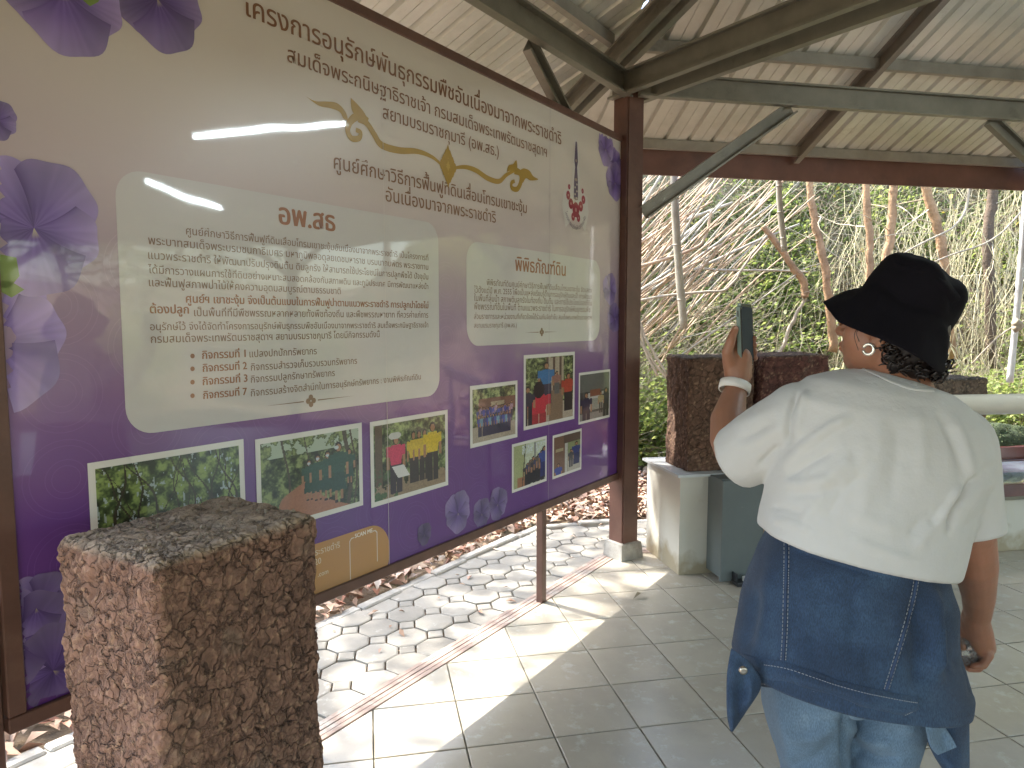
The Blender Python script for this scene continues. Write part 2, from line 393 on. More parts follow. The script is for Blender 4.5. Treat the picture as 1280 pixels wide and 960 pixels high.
# ------------------------------------------------------------ pavilion
pav = empty('pavilion', (C0.x, C0.y, 0), 0, 'octagonal open pavilion with steel framed ribbed sheet roof on brown posts', 'pavilion')
def P(name, mb, m, smooth=False):
    o = mb.build(name, m, None, smooth); o.parent = pav; o.matrix_parent_inverse = Matrix.Translation((-C0.x, -C0.y, 0)); return o
def channel(a, b, h=.13, w=.05, t=.005, flip=1, lip=.012):
    """C section from a to b (top edge of the web runs a..b), open to side 'flip'"""
    a = Vector(a); b = Vector(b); d = (b - a).normalized(); L = (b - a).length
    s = d.cross(Vector((0, 0, 1))).normalized() * flip; u = s.cross(d).normalized(); u = u if u.z > 0 else -u
    mm = Matrix(((d.x, s.x, u.x, a.x), (d.y, s.y, u.y, a.y), (d.z, s.z, u.z, a.z), (0, 0, 0, 1)))
    m = MB(); m.box((0, 0, -h), (L, t, 0), mm); m.box((0, t, -h), (L, w, -h + t), mm); m.box((0, t, -t), (L, w, 0), mm)
    m.box((0, w - t, -h + t), (L, w, -h + lip), mm); m.box((0, w - t, -lip), (L, w, -t), mm)
    return m
ZB = 2.80; HB = .135
verts = octa(R_POST)
for k in range(8):
    v = verts[k]; az = VAZ[k]
    o = dirv(az); s = Vector((o.y, -o.x, 0))
    mm = Matrix(((s.x, o.x, 0, v.x), (s.y, o.y, 0, v.y), (0, 0, 1, 0), (0, 0, 0, 1)))
    m = MB(); m.box((-.066, -.066, .09), (.066, .066, 2.86), mm)
    me = m.mesh('post'); bmm = bmesh.new(); bmm.from_mesh(me); bmesh.ops.bevel(bmm, geom=[e for e in bmm.edges if abs((e.verts[0].co - e.verts[1].co).z) > 1], offset=.008, segments=2, affect='EDGES'); bmm.to_mesh(me); bmm.free()
    oo = link_mesh('post', me, M['post']); oo.parent = pav; oo.matrix_parent_inverse = Matrix.Translation((-C0.x, -C0.y, 0))
    f = MB(); f.rings([[mm @ Vector(p) for p in [(-a, -a * .95, z), (a * 1.02, -a, z), (a, a, z), (-a * .97, a * 1.03, z)]] for a, z in ((.088, .0), (.084, .06), (.079, .10), (.066, .108))]); P('post_footing', f, M['concrete'])
    # ring beam from this post to the next, braces, rafters, fascia
    v2 = verts[(k + 1) % 8]; d = (v2 - v).normalized(); n = dirv(SIDE_AZ[k]); inn = -n
    bo = .0 if k == 7 else .07; go = -.065 if k == 7 else .03
    a = v + d * .03 + inn * bo; b = v2 - d * .03 + inn * bo
    P('ring_beam', channel(a + Vector((0, 0, ZB + HB)), b + Vector((0, 0, ZB + HB)), HB, .05, .005, 1), M['steel'])
    for q, dd in ((v, d), (v2, -d)):
        b0 = q + dd * .06 + inn * go + Vector((0, 0, 2.17)); b1 = q + dd * 1.03 + inn * go + Vector((0, 0, ZB + .045))
        P('knee_brace', channel(b0, b1, .085, .045, .004, 1 if q is v else -1), M['steel'])
    # tie beam: a pair of channels clamping the post
    if k < 8:
        for sg in (-1, 1):
            st = v + s * sg * .075 + o * .06 + Vector((0, 0, ZB + HB + .002)); en = C0 + s * sg * .075 + o * .3 + Vector((0, 0, ZB + HB + .002 + .003 * k * .3))
            P('tie_beam', channel(st, en, HB, .045, .005, -sg if False else (1 if sg < 0 else -1)), M['steel'])
    # hip rafter
    ce = C0 + o * R_EAVE; slope_h = SL * math.cos(HALF)
    za = Z_EAVE - .085; ap_z = Z_EAVE + SL * A_EAVE - .09
    for sg in (-1, 1):
        P('hip_rafter', channel(ce - o * .02 + s * sg * .028 + Vector((0, 0, za)), C0 + s * sg * .028 + o * .15 + Vector((0, 0, ap_z - .15 * slope_h)), .105, .045, .004, 1 if sg < 0 else -1), M['steel'])
    # common rafter in the middle of the side
    mid = C0 + n * (A_EAVE + .03)
    P('rafter', channel(mid + Vector((0, 0, Z_EAVE - .012)), C0 + n * .35 + Vector((0, 0, Z_EAVE - .012 + SL * (A_EAVE - .32))), .115, .045, .004, 1), M['rafter'])
    # purlins, split at the rafter
    for s_ in (.035, .90, 1.80, 2.70, 3.60, 4.45):
        ap = A_EAVE - s_; hl = ap * math.tan(HALF) - .04; z = Z_EAVE + SL * s_ - .006
        for x0, x1 in ((-hl, -.004), (.05, hl)):
            cpt = C0 + n * ap
            P('purlin', channel(cpt + d * x0 + Vector((0, 0, z)), cpt + d * x1 + Vector((0, 0, z)), .07, .042, .004, -1), M['steel_light'])
    # fascia board
    apf = A_EAVE + .02; hl = apf * math.tan(HALF)
    mmf = Matrix(((d.x, n.x, 0, C0.x), (d.y, n.y, 0, C0.y), (0, 0, 1, 0), (0, 0, 0, 1)))
    f = MB(); f.box((-hl, apf + .03, Z_EAVE - .235), (hl, apf + .055, Z_EAVE - .02), mmf); P('fascia', f, M['fascia'])
    # ribbed sheets
    hw = (A_EAVE + .10) * math.tan(HALF); apo = A_EAVE + .10; pw = .76; x = -math.ceil(hw / pw) * pw + .22
    while x < hw:
        prof = []
        for r in range(4):
            xb = x + r * .19
            prof += [(xb, 0), (xb + .075, 0), (xb + .0755, .004), (xb + .080, .004), (xb + .0805, 0), (xb + .15, 0), (xb + .162, .026), (xb + .178, .026)]
        prof += [(x + .76, 0), (x + .785, 0)]
        prof = [p for p in prof if -hw + .01 <= p[0] <= hw - .01]
        edge = []
        if x < -hw + .01: edge.append((-hw + .01, 0))
        if x + .785 > hw - .01: prof.append((hw - .01, 0))
        prof = edge + prof
        lift = .0025 if int(round((x - .22) / pw)) % 2 else 0
        if len(prof) > 1:
            V = []; Fc = []
            for (px, pz) in prof:
                top = apo * (1 - abs(px) / hw)
                for s_ in (0, top):
                    q = C0 + d * px + n * (apo - s_); V.append((q.x, q.y, Z_EAVE - SL * .10 + SL * s_ + pz + lift))
            for i in range(len(prof) - 1): Fc.append((2 * i, 2 * i + 1, 2 * i + 3, 2 * i + 2))
            P('roof_sheet', MB().add(V, Fc), M['roof'])
        x += pw
# weld plate where brace meets the beams near the corner post
# ------------------------------------------------------------ fluorescent lamps under the beams
def lamp(a, b, label, drop):
    a = Vector(a); b = Vector(b); c = (a + b) / 2; L = (b - a).length; e = empty('fluorescent_lamp', c, math.atan2((b - a).y, (b - a).x), label, 'lamp')
    MB().box((-L / 2 - .02, -.02, .022), (L / 2 + .02, .02, .06)).build('housing', M['lamp_body'], e)
    MB().tube([(-L / 2, 0, 0), (L / 2, 0, 0)], .0145, 10).build('tube', M['tube'], e, True)
    MB().box((-L / 2 - .02, -.015, -.014), (-L / 2, .015, .022)).box((L / 2, -.015, -.014), (L / 2 + .02, .015, .022)).build('end_cap', M['lamp_body'], e)
    if drop:
        MB().tube([(-L / 3, 0, .06), (-L / 3, 0, drop)], .003, 5).tube([(L / 3, 0, .06), (L / 3, 0, drop)], .003, 5).build('hanging_wire', M['black'], e)
    return e
lamp((3.01, 2.06, 2.9), (2.29, 3.06, 2.9), 'lit fluorescent tube fixed under the tie beam toward the corner post', 0)
lamp((3.45, 1.69, 2.60), (4.62, 2.25, 2.60), 'lit fluorescent tube hung on wires in the middle of the pavilion', .25)
# ------------------------------------------------------------ information board
M['print'] = mat('glossy_print', (1, 1, 1), .33, attr='Col', coat=.9, spec=.5)
M['print'].node_tree.nodes['Principled BSDF'].inputs['Coat Roughness'].default_value = .035
M['print'].node_tree.nodes['Principled BSDF'].inputs['Coat IOR'].default_value = 1.55
bumpn = M['print'].node_tree
def _wave(nt, co):
    t = nt.nodes.new('ShaderNodeTexNoise'); t.inputs['Scale'].default_value = 1.6; t.inputs['Detail'].default_value = 2; nt.links.new(co, t.inputs['Vector'])
    return t.outputs[0], .0035
_nt = M['print'].node_tree; _b = _nt.nodes['Principled BSDF']; _co = [n for n in _nt.nodes if n.type == 'TEX_COORD'][0].outputs['Object']
_h, _d = _wave(_nt, _co); _bp = _nt.nodes.new('ShaderNodeBump'); _bp.inputs['Distance'].default_value = _d; _nt.links.new(_h, _bp.inputs['Height']); _nt.links.new(_bp.outputs[0], _b.inputs['Coat Normal'])
board = empty('information_board', B0, math.pi / 2 - AZ, 'glossy cream and purple information board with Thai text in a brown frame', 'notice board')
U0, U1, V0, V1 = -2.442, .872, .545, 2.548            # printed face
BOOST = 1.12
def colorize(me, cols, k=1.0):
    cols = np.clip(np.asarray(cols, float) * (BOOST if me.name.startswith(('printed', 'text_', 'white', 'petal', 'contact', 'ring', 'picture')) else 1), 0, .85)
    a = me.color_attributes.new('Col', 'FLOAT_COLOR', 'POINT'); c = np.ones((len(me.vertices), 4), np.float32); c[:, :3] = cols; a.data.foreach_set('color', c.ravel())
BOOST = 1.12
def flat(name, uv, faces, cols, y, parent=board, label=None):
    uv = np.asarray(uv, float); V = np.stack([uv[:, 0], np.full(len(uv), y), uv[:, 1]], 1)
    me = np_mesh(name, V, faces); colorize(me, np.asarray(cols, float)); o = link_mesh(name, me, M['print'], parent)
    return tag(o, label)
def tri_fill(poly):
    """ear clipping by Blender"""
    from mathutils.geometry import tessellate_polygon
    return [tuple(t) for t in tessellate_polygon([[Vector((x, y, 0)) for x, y in poly]])]
# panel with the colour gradient
nu, nv = 160, 110
uu = np.linspace(U0, U1, nu); vv = np.linspace(V0, V1, nv); UU, VV = np.meshgrid(uu, vv)
tt = (VV - V0) / (V1 - V0)
stops_t = [0, .22, .36, .50, .66, .82, 1]
stops_c = np.array([[.105, .034, .19], [.118, .045, .205], [.19, .10, .245], [.31, .225, .315], [.46, .39, .40], [.55, .505, .455], [.57, .53, .465]])
wob = .05 * vnoise(np.stack([UU.ravel() * 1.1, VV.ravel() * 1.5, UU.ravel() * 0], 1), 5).reshape(UU.shape)
rightw = np.clip((UU - .1) / .8, 0, 1) * .06
tq = np.clip(tt + wob + rightw * (1 - tt), 0, 1)
colbg = np.stack([np.interp(tq, stops_t, stops_c[:, i]) for i in range(3)], -1).reshape(-1, 3)
idx = np.arange(nu * nv).reshape(nv, nu)
me = fast_mesh('printed_face', np.stack([UU.ravel(), np.full(UU.size, -.020), VV.ravel()], 1), np.stack([idx[:-1, :-1].ravel(), idx[:-1, 1:].ravel(), idx[1:, 1:].ravel(), idx[1:, :-1].ravel()], 1))
colorize(me, colbg); link_mesh('printed_face', me, M['print'], board)
MB().box((U0, -.018, V0), (U1, .006, V1)).build('backing_sheet', M['lamp_body'], board)
# frame of brown square tube
fw = .040
def fr(a, b, nm='frame_member'):
    m = MB(); m.box(a, b); me = m.mesh(nm); b_ = bmesh.new(); b_.from_mesh(me); bmesh.ops.bevel(b_, geom=b_.edges[:], offset=.003, segments=1, affect='EDGES'); b_.to_mesh(me); b_.free(); return link_mesh(nm, me, M['frame'], board)
fr((U0 - fw, -.032, V0 - fw), (U1 + fw, .022, V0)); fr((U0 - fw, -.032, V1), (U1 + fw, .022, V1 + .036))
fr((U0 - fw, -.032, V0 + .0008), (U0, .022, V1 - .0008)); fr((U1, -.032, V0 + .0008), (U1 + .022, .022, V1 - .0008))
for u in (0.0, -1.6):
    fr((u - .022, -.012, -.002), (u + .022, .026, V0 - fw - .0008), 'support_leg')
    fr((u - .02, .0235, V0 - fw), (u + .02, .05, V1), 'back_post')
fr((U0 - fw - .03, -.012, -.05), (U0 - fw - .002, .03, V0 + .3), 'support_leg')
for v in (V0 + .62, V0 + 1.3): fr((U0, .0235, v), (U1, .045, v + .03), 'back_rail')

def rrect(u0, v0, u1, v1, r, n=8):
    P_ = []
    for cx, cy, a0 in ((u1 - r, v1 - r, 0), (u0 + r, v1 - r, 90), (u0 + r, v0 + r, 180), (u1 - r, v0 + r, 270)):
        for i in range(n + 1): a = rad(a0 + 90 * i / n); P_.append((cx + r * math.cos(a), cy + r * math.sin(a)))
    return P_
def poly_print(name, poly, col, y, parent=board, label=None, c2=None):
    poly = [tuple(p) for p in poly]; f = tri_fill(poly)
    if c2 is None: cols = [col] * len(poly)
    else:
        vs = [p[1] for p in poly]; a, b = min(vs), max(vs); cols = [tuple(np.array(c2) + (np.array(col) - np.array(c2)) * ((p[1] - a) / (b - a + 1e-9))) for p in poly]
    return flat(name, poly, f, cols, y, parent, label)
# faint ring ornament over the purple
def ring_poly(cu, cv, r, w, n=40):
    uv = []; f = []
    for i in range(n):
        a = 2 * math.pi * i / n
        for rr in (r, r - w): uv.append((cu + rr * math.cos(a), cv + rr * math.sin(a)))
    for i in range(n): j = (i + 1) % n; f.append((2 * i, 2 * j, 2 * j + 1, 2 * i + 1))
    return uv, f
uvA = []; fA = []; cA = []
for i in range(16):
    for j in range(5):
        cu = U0 + .12 + i * .215; cv = .66 + j * .215 + (.107 if i % 2 else 0)
        if not (U0 + .1 < cu < U1 - .1): continue
        for r in (.10, .085, .05, .035):
            u_, f_ = ring_poly(cu, cv, r, .0022, 28); b_ = len(uvA); uvA += u_; fA += [tuple(q + b_ for q in ff) for ff in f_]
uvA = np.array(uvA); t_ = np.clip((uvA[:, 1] - V0) / (V1 - V0), 0, 1)
cA = np.stack([np.interp(t_, stops_t, stops_c[:, i]) for i in range(3)], -1) * 1.10 + .012
okf = [f for f in fA if all(U0 < uvA[q, 0] < U1 and V0 < uvA[q, 1] < V1 for q in f)]
flat('ring_ornament', uvA, okf, cA, -.0203)
# pale text panels
def px_box(L, T, R, B): return bp(*L)[0], bp(*B)[1], bp(*R)[0], bp(*T)[1]
u0, v0, u1, v1 = px_box((150.5, 380), (350, 245), (548.5, 390), (350, 520)); PAN1 = (u0, v0, u1, v1)
PANC = (.50, .49, .485)
poly_print('text_panel', rrect(u0, v0, u1, v1, .075), PANC, -.0208)
u0, v0, u1, v1 = px_box((583, 370), (668, 313.5), (749.5, 380), (668, 429)); PAN2 = (u0, v0, u1, v1)
poly_print('text_panel', rrect(u0, v0, u1, v1, .085), PANC, -.0208)
# joints between the printed sheets
for x in (481.5, 686):
    u = bp(x, 400)[0]; flat('sheet_joint', [(u - .0011, V0), (u + .0011, V0), (u + .0011, V1), (u - .0011, V1)], [(0, 1, 2, 3)], [(.62, .58, .55)] * 4 if x < 500 else [(.40, .34, .36)] * 4, -.0225)

# ---- text
_meas = {}
def text_mesh(s, bold=0.0):
    cu = bpy.data.curves.new('lettering', 'FONT'); cu.body = s; cu.size = 1; cu.resolution_u = 2; cu.fill_mode = 'FRONT'
    o = bpy.data.objects.new('lettering', cu); me = bpy.data.meshes.new_from_object(o)
    co = np.zeros(len(me.vertices) * 3, np.float32); me.vertices.foreach_get('co', co); co = co.reshape(-1, 3)
    fs = [tuple(p.vertices) for p in me.polygons]
    bpy.data.objects.remove(o); bpy.data.curves.remove(cu); bpy.data.meshes.remove(me)
    return co, fs
def adv(s):
    if s not in _meas:
        co, _ = text_mesh(s + 'l'); _meas[s] = float(co[:, 0].max())
    return _meas[s]
UP = 'ิีึืั'; TONE = '่้๊๋์'
def thai(s, bold=0.0):
    """text with tone marks lifted clear of an upper vowel"""
    base = ''; lifts = []
    for ch in s:
        if ch in TONE and base and base[-1] in UP: lifts.append((base, ch))
        else: base += ch
    co, fs = text_mesh(base, bold); l0 = adv('')
    for pre, ch in lifts:
        c2, f2 = text_mesh('ก' + ch, bold); cg, fg = text_mesh('ก', bold)
        k = len(cg)                       # verts of the letter come first
        keep = {}
        V2 = []; F2 = []
        top = cg[:, 1].max() + .02
        for f in f2:
            if min(c2[i, 1] for i in f) > top - .03:
                F2.append(tuple(keep.setdefault(i, len(keep)) for i in f))
        if not F2: continue
        inv = sorted(keep, key=keep.get); cc = c2[inv].copy()
        cc[:, 0] += (adv(pre) - l0) - (adv('ก') - l0); cc[:, 1] += .17
        b = len(co); co = np.vstack([co, cc]); fs = fs + [tuple(i + b for i in f) for f in F2]
    return co, fs
def line(s, p0, p1, col=(.24, .10, .04), bold=0.0, hs=1.0, name='text_line', y=-.0213, lift=True, parent=board):
    """p0,p1: board coordinates of both ends of the base line"""
    co, fs = thai(s, bold) if lift else text_mesh(s, bold)
    x0, x1 = co[:, 0].min(), co[:, 0].max(); sc = (p1[0] - p0[0]) / (x1 - x0)
    u = p0[0] + (co[:, 0] - x0) * sc; v = p0[1] + (p1[1] - p0[1]) * (co[:, 0] - x0) / (x1 - x0) + co[:, 1] * sc * hs
    if bold < .005: return flat(name, np.stack([u, v], 1), fs, [col] * len(co), y, parent)
    sh = [(0, 0), (bold * sc, 0), (-bold * sc, 0), (0, bold * sc * .8)]; V = []; Fx = []
    for k, (du, dv) in enumerate(sh): b = len(V); V += [(a_ + du, y - .00005 * k, c_ + dv) for a_, c_ in zip(u, v)]; Fx += [tuple(i + b for i in f) for f in fs]
    me = np_mesh(name, V, Fx); colorize(me, np.array([col] * len(V), float)); return link_mesh(name, me, M['print'], parent)
c2_ = lambda x, y: (300 + x / 2.6667, y / 2.6667)
c3_ = lambda x, y: (150 + x / 3, 200 + y / 3)
c4_ = lambda x, y: (570 + x / 5.818, 290 + y / 5.818)
BR = (.215, .10, .045)
def L_(s, f, a, b, **k):
    A = bp(*f(*a)); B = bp(*f(*b)); v = (A[1] + B[1]) / 2 if not k.pop('skew', False) else None
    return line(s, (A[0], v if v is not None else A[1]), (B[0], v if v is not None else B[1]), **k)
L_('โครงการอนุรักษ์พันธุกรรมพืชอันเนื่องมาจากพระราชดำริ', c2_, (12, 50), (1070, 482), col=BR, bold=.012, hs=1.0, name='heading_line')
L_('สมเด็จพระกนิษฐาธิราชเจ้า กรมสมเด็จพระเทพรัตนราชสุดาฯ', c2_, (157, 195), (1022, 530), col=BR, bold=.008, name='heading_line')
L_('สยามบรมราชกุมารี (อพ.สธ.)', c2_, (475, 390), (862, 526), col=BR, bold=.008, name='heading_line')
L_('ศูนย์ศึกษาวิธีการฟื้นฟูที่ดินเสื่อมโทรมเขาชะงุ้ม', c2_, (312, 555), (955, 716), col=BR, bold=.008, name='heading_line')
L_('อันเนื่องมาจากพระราชดำริ', c2_, (485, 668), (852, 745), col=BR, bold=.006, name='heading_line')
L_('อพ.สธ', c3_, (597, 240), (805, 268), col=(.30, .12, .05), bold=.03, name='heading_line')
L_('พิพิธภัณฑ์ดิน', c4_, (430, 280), (795, 322), col=(.30, .12, .05), bold=.02, name='heading_line')
BC = (.20, .12, .075)
body = [('ศูนย์ศึกษาวิธีการฟื้นฟูที่ดินเสื่อมโทรมเขาชะงุ้มอันเนื่องมาจากพระราชดำริ เป็นโครงการที่', (247, 275), (1155, 380), 0),
        ('พระบาทสมเด็จพระบรมชนกาธิเบศร มหาภูมิพลอดุลยเดชมหาราช บรมนาถบพิตร พระราชทาน', (105, 307), (1155, 418), 0),
        ('แนวพระราชดำริ ให้พัฒนาปรับปรุงดินตื้น ดินลูกรัง ให้สามารถใช้ประโยชน์ในการปลูกพืชได้ ปัจจุบัน', (105, 361), (1155, 455), 0),
        ('ได้มีการวางแผนการใช้ที่ดินอย่างเหมาะสมสอดคล้องกับสภาพดิน และภูมิประเทศ มีการพัฒนาแหล่งน้ำ', (105, 416), (1155, 490), 0),
        ('และฟื้นฟูสภาพป่าไม้ให้คงความอุดมสมบูรณ์ตามธรรมชาติ', (108, 467), (827, 508), 0),
        ('ศูนย์ฯ เขาชะงุ้ม จึงเป็นต้นแบบในการฟื้นฟูป่าตามแนวพระราชดำริ การปลูกป่าโดยไม่', (247, 527), (1155, 562), 1),
        ('ต้องปลูก', (112, 575), (257, 576), 1),
        ('เป็นพื้นที่ที่มีพืชพรรณหลากหลายทั้งพืชท้องถิ่น และพืชพรรณหายาก ที่ควรค่าแก่การ', (277, 578), (1155, 597), 0),
        ('อนุรักษ์ไว้ จึงได้จัดทำโครงการอนุรักษ์พันธุกรรมพืชอันเนื่องมาจากพระราชดำริ สมเด็จพระกนิษฐาธิราชเจ้า', (112, 628), (1155, 635), 0),
        ('กรมสมเด็จพระเทพรัตนราชสุดาฯ สยามบรมราชกุมารี โดยมีกิจกรรมดังนี้', (115, 680), (973, 669), 0),
        ('กิจกรรมที่ 1', (308, 745), (470, 740), 1), ('แปลงปกปักทรัพยากร', (485, 738), (737, 730), 0),
        ('กิจกรรมที่ 2', (310, 793), (475, 786), 1), ('กิจกรรมสำรวจเก็บรวบรวมทรัพยากร', (490, 785), (888, 768), 0),
        ('กิจกรรมที่ 3', (310, 842), (477, 834), 1), ('กิจกรรมปลูกรักษาทรัพยากร', (490, 833), (805, 812), 0),
        ('กิจกรรมที่ 7', (312, 893), (475, 884), 1), ('กิจกรรมสร้างจิตสำนึกในการอนุรักษ์ทรัพยากร : งานพิพิธภัณฑ์ดิน', (490, 882), (1127, 826), 0)]
for s, a, b, bo in body: L_(s, c3_, a, b, col=(.26, .12, .06) if bo else BC, bold=.03 if bo else .006, lift=False)
for y in (735, 783, 833, 884):
    u, v = bp(*c3_(271, y)); poly_print('bullet', [(u + .007 * math.cos(k), v + .007 * math.sin(k)) for k in np.linspace(0, 2 * math.pi, 10, endpoint=False)], (.26, .12, .06), -.0213)
small = [('พิพิธภัณฑ์ดินศูนย์ศึกษาวิธีการฟื้นฟูที่ดินเสื่อมโทรมเขาชะงุ้ม จัดแสดง', (222, 388), (985, 440)),
         ('ไว้ตั้งแต่ปี พ.ศ. 2555 เพื่อเป็นแหล่งเรียนรู้ด้านการอนุรักษ์ดินและน้ำ การพัฒนา', (130, 437), (985, 490)),
         ('ในพื้นที่ลุ่มน้ำ สภาพดินลูกรังในท้องถิ่น ดินตื้น และการใช้ประโยชน์ของที่ดิน', (130, 497), (985, 538)),
         ('พืชพรรณที่ขึ้นในพื้นที่ ตามแนวพระราชดำริ ในการอนุรักษ์พันธุกรรมพืช', (130, 560), (975, 585)),
         ('ส่วนราชการและหน่วยงานที่เกี่ยวข้องได้ร่วมกันจัดทำขึ้น สมเด็จพระเทพรัตนราชสุดาฯ', (130, 628), (985, 640)),
         ('สยามบรมราชกุมารี (อพ.สธ.)', (130, 692), (440, 697))]
for s, a, b in small: L_(s, c4_, a, b, col=BC, bold=.004, lift=False)

# ---- gold scroll
GOLD = (.38, .24, .035); GOLD2 = (.50, .34, .07)
c1_ = lambda x, y: bp(380 + x / 3.0476, 100 + y / 3.0476)
scroll = empty('gold_scroll', (0, 0, 0)); scroll.parent = board
def spline(pts, n=8):
    out = []
    for i in range(len(pts) - 1):
        p0 = pts[max(i - 1, 0)]; p1 = pts[i]; p2 = pts[i + 1]; p3 = pts[min(i + 2, len(pts) - 1)]
        for k in range(n):
            t = k / n
            out.append(tuple(.5 * (2 * b + (c - a) * t + (2 * a - 5 * b + 4 * c - d) * t * t + (3 * b - a - 3 * c + d) * t ** 3) for a, b, c, d in zip(p0, p1, p2, p3)))
    out.append(pts[-1]); return out
def ribbon(name, pts, wf, col, y, parent, cv=c1_):
    P_ = spline([cv(*p) for p in pts]); n = len(P_); uv = []; f = []
    for i, p in enumerate(P_):
        a = P_[max(i - 1, 0)]; b = P_[min(i + 1, n - 1)]; dx, dy = b[0] - a[0], b[1] - a[1]; l = math.hypot(dx, dy) or 1
        w = wf(i / (n - 1)) / 2; uv += [(p[0] - dy / l * w, p[1] + dx / l * w), (p[0] + dy / l * w, p[1] - dx / l * w)]
    f = [(2 * i, 2 * i + 1, 2 * i + 3, 2 * i + 2) for i in range(n - 1)]
    return flat(name, uv, f, [col] * len(uv), y, parent)
def leafp(name, pts, col, y, parent, cv=c1_): return poly_print(name, spline([cv(*p) for p in pts + [pts[0]]], 4)[:-1], col, y, parent)
leafp('gold_leaf', [(6, 62), (40, 80), (85, 82), (125, 88), (155, 118), (166, 150), (150, 148), (135, 122), (100, 108), (55, 98)], GOLD, -.0213, scroll)
leafp('gold_leaf', [(177, 68), (205, 95), (232, 130), (246, 168), (222, 150), (196, 138), (180, 110)], GOLD, -.0214, scroll)
ribbon('gold_curl', [(242, 160), (210, 138), (178, 155), (165, 190), (180, 222), (208, 222), (214, 200), (196, 190)], lambda t: .030 - .014 * t, GOLD, -.0215, scroll)
ribbon('gold_stem', [(205, 148), (238, 165), (265, 205), (295, 248), (360, 268), (430, 272), (485, 292), (520, 320)], lambda t: .012 + .014 * math.sin(math.pi * t) ** 2 * .6 + .012 * (1 - t), GOLD, -.0212, scroll)
ribbon('gold_stem', [(578, 334), (615, 332), (655, 345), (700, 375), (742, 386), (770, 362), (800, 346)], lambda t: .012 + .012 * math.sin(math.pi * t), GOLD, -.0212, scroll)
ribbon('gold_curl', [(800, 345), (822, 355), (826, 385), (812, 415), (792, 412), (790, 392), (802, 385)], lambda t: .034 - .018 * t, GOLD, -.0214, scroll)
leafp('gold_leaf', [(822, 372), (818, 350), (835, 337), (858, 345), (872, 366), (892, 379), (862, 383), (845, 374), (832, 392)], GOLD, -.0213, scroll)
leafp('gold_leaf', [(772, 350), (778, 326), (796, 320), (808, 305), (812, 330), (806, 350), (790, 345)], GOLD, -.0213, scroll)
cu_, cv_ = c1_(548, 328)
for du, dv, r in ((0, 0, .034), (0, .045, .024), (0, -.045, .024), (.034, 0, .022), (-.034, 0, .022), (.02, .024, .02), (-.02, .024, .02), (.02, -.024, .02), (-.02, -.024, .02)):
    poly_print('gold_petal', [(cu_ + du + r * (1 + .12 * math.cos(6 * k)) * math.cos(k), cv_ + dv + r * math.sin(k)) for k in np.linspace(0, 2 * math.pi, 14, endpoint=False)], GOLD if r < .03 else GOLD2, -.0213 - abs(du) * .01 - r * .01, scroll)
for s in (1, -1): poly_print('gold_petal', [(cu_ - .012, cv_ + s * .06), (cu_ + .012, cv_ + s * .06), (cu_, cv_ + s * .088)], GOLD, -.0216, scroll)
# small rules with a diamond under each panel
for f, a, b, m_ in ((c3_, (540, 917), (880, 885), (715, 903)), (c4_, (500, 729), (740, 729), (622, 728))):
    A = bp(*f(*a)); B = bp(*f(*b)); Mm = bp(*f(*m_)); v = Mm[1]
    poly_print('thin_rule', [(A[0], v), (Mm[0] - .03, v - .002), (Mm[0] - .03, v + .002)], BC, -.0213); poly_print('thin_rule', [(B[0], v), (Mm[0] + .03, v + .002), (Mm[0] + .03, v - .002)], BC, -.0213)
    for q in range(4): a_ = q * math.pi / 2; poly_print('diamond_mark', [(Mm[0] + .012 * math.cos(a_) + .010 * math.cos(k), v + .012 * math.sin(a_) + .010 * math.sin(k)) for k in np.linspace(0, 2 * math.pi, 8, endpoint=False)], BC, -.0213 - q * .00015)

# ---- emblem with a tall spire
emb = empty('emblem', (0, 0, 0)); emb.parent = board
eu = c1_(1035, 440)[0]; top = c1_(1034, 226)[1]; bot = c1_(1040, 530)[1]; cyv = c1_(1037, 470)[1]
hh = top - bot
white_o = [(eu - .012, top), (eu + .012, top), (eu + .035, cyv + .20), (eu + .045, cyv + .08), (eu + .13, cyv + .05), (eu + .15, cyv - .03), (eu + .11, cyv - .14), (eu + .03, bot), (eu - .03, bot), (eu - .11, cyv - .14), (eu - .15, cyv - .03), (eu - .13, cyv + .05), (eu - .045, cyv + .08), (eu - .035, cyv + .20)]
poly_print('emblem_ground', white_o, (.62, .60, .57), -.0212, emb)
PUR = (.10, .07, .13)
def blob(name, cu, cv, ru, rv, col, y, parent, n=14): return poly_print(name, [(cu + ru * math.cos(k), cv + rv * math.sin(k)) for k in np.linspace(0, 2 * math.pi, n, endpoint=False)], col, y, parent)
poly_print('emblem_spire', [(eu - .003, top - .01), (eu + .003, top - .01), (eu + .009, cyv + .32), (eu + .020, cyv + .22), (eu + .010, cyv + .19), (eu + .022, cyv + .12), (eu + .024, cyv + .02), (eu - .024, cyv + .02), (eu - .022, cyv + .12), (eu - .010, cyv + .19), (eu - .020, cyv + .22), (eu - .009, cyv + .32)], PUR, -.0214, emb)
for k in range(7): blob('emblem_tier', eu, top - .06 - k * .05, .008 + .003 * k, .008, (.30, .24, .22) if k % 2 else PUR, -.0216 - .00001 * k, emb)
for k in range(6): blob('emblem_mark', eu + (-1) ** k * .010, cyv + .10 - k * .018, .008, .006, (.5, .45, .4), -.0218 - .00001 * k, emb, 8)
RED = (.30, .02, .05)
for du, dv, r in ((0, -.035, .038), (-.055, -.01, .026), (.055, -.01, .026), (-.085, .03, .022), (.085, .03, .022), (-.03, -.075, .02), (.03, -.075, .02), (-.075, .075, .013), (.075, .075, .013)):
    blob('emblem_flower', eu + du, cyv + dv, r, r * 1.1, RED, -.0216 - r * .01, emb, 10)
    blob('emblem_flower_heart', eu + du, cyv + dv, r * .3, r * .3, (.5, .25, .25), -.0222, emb, 7)
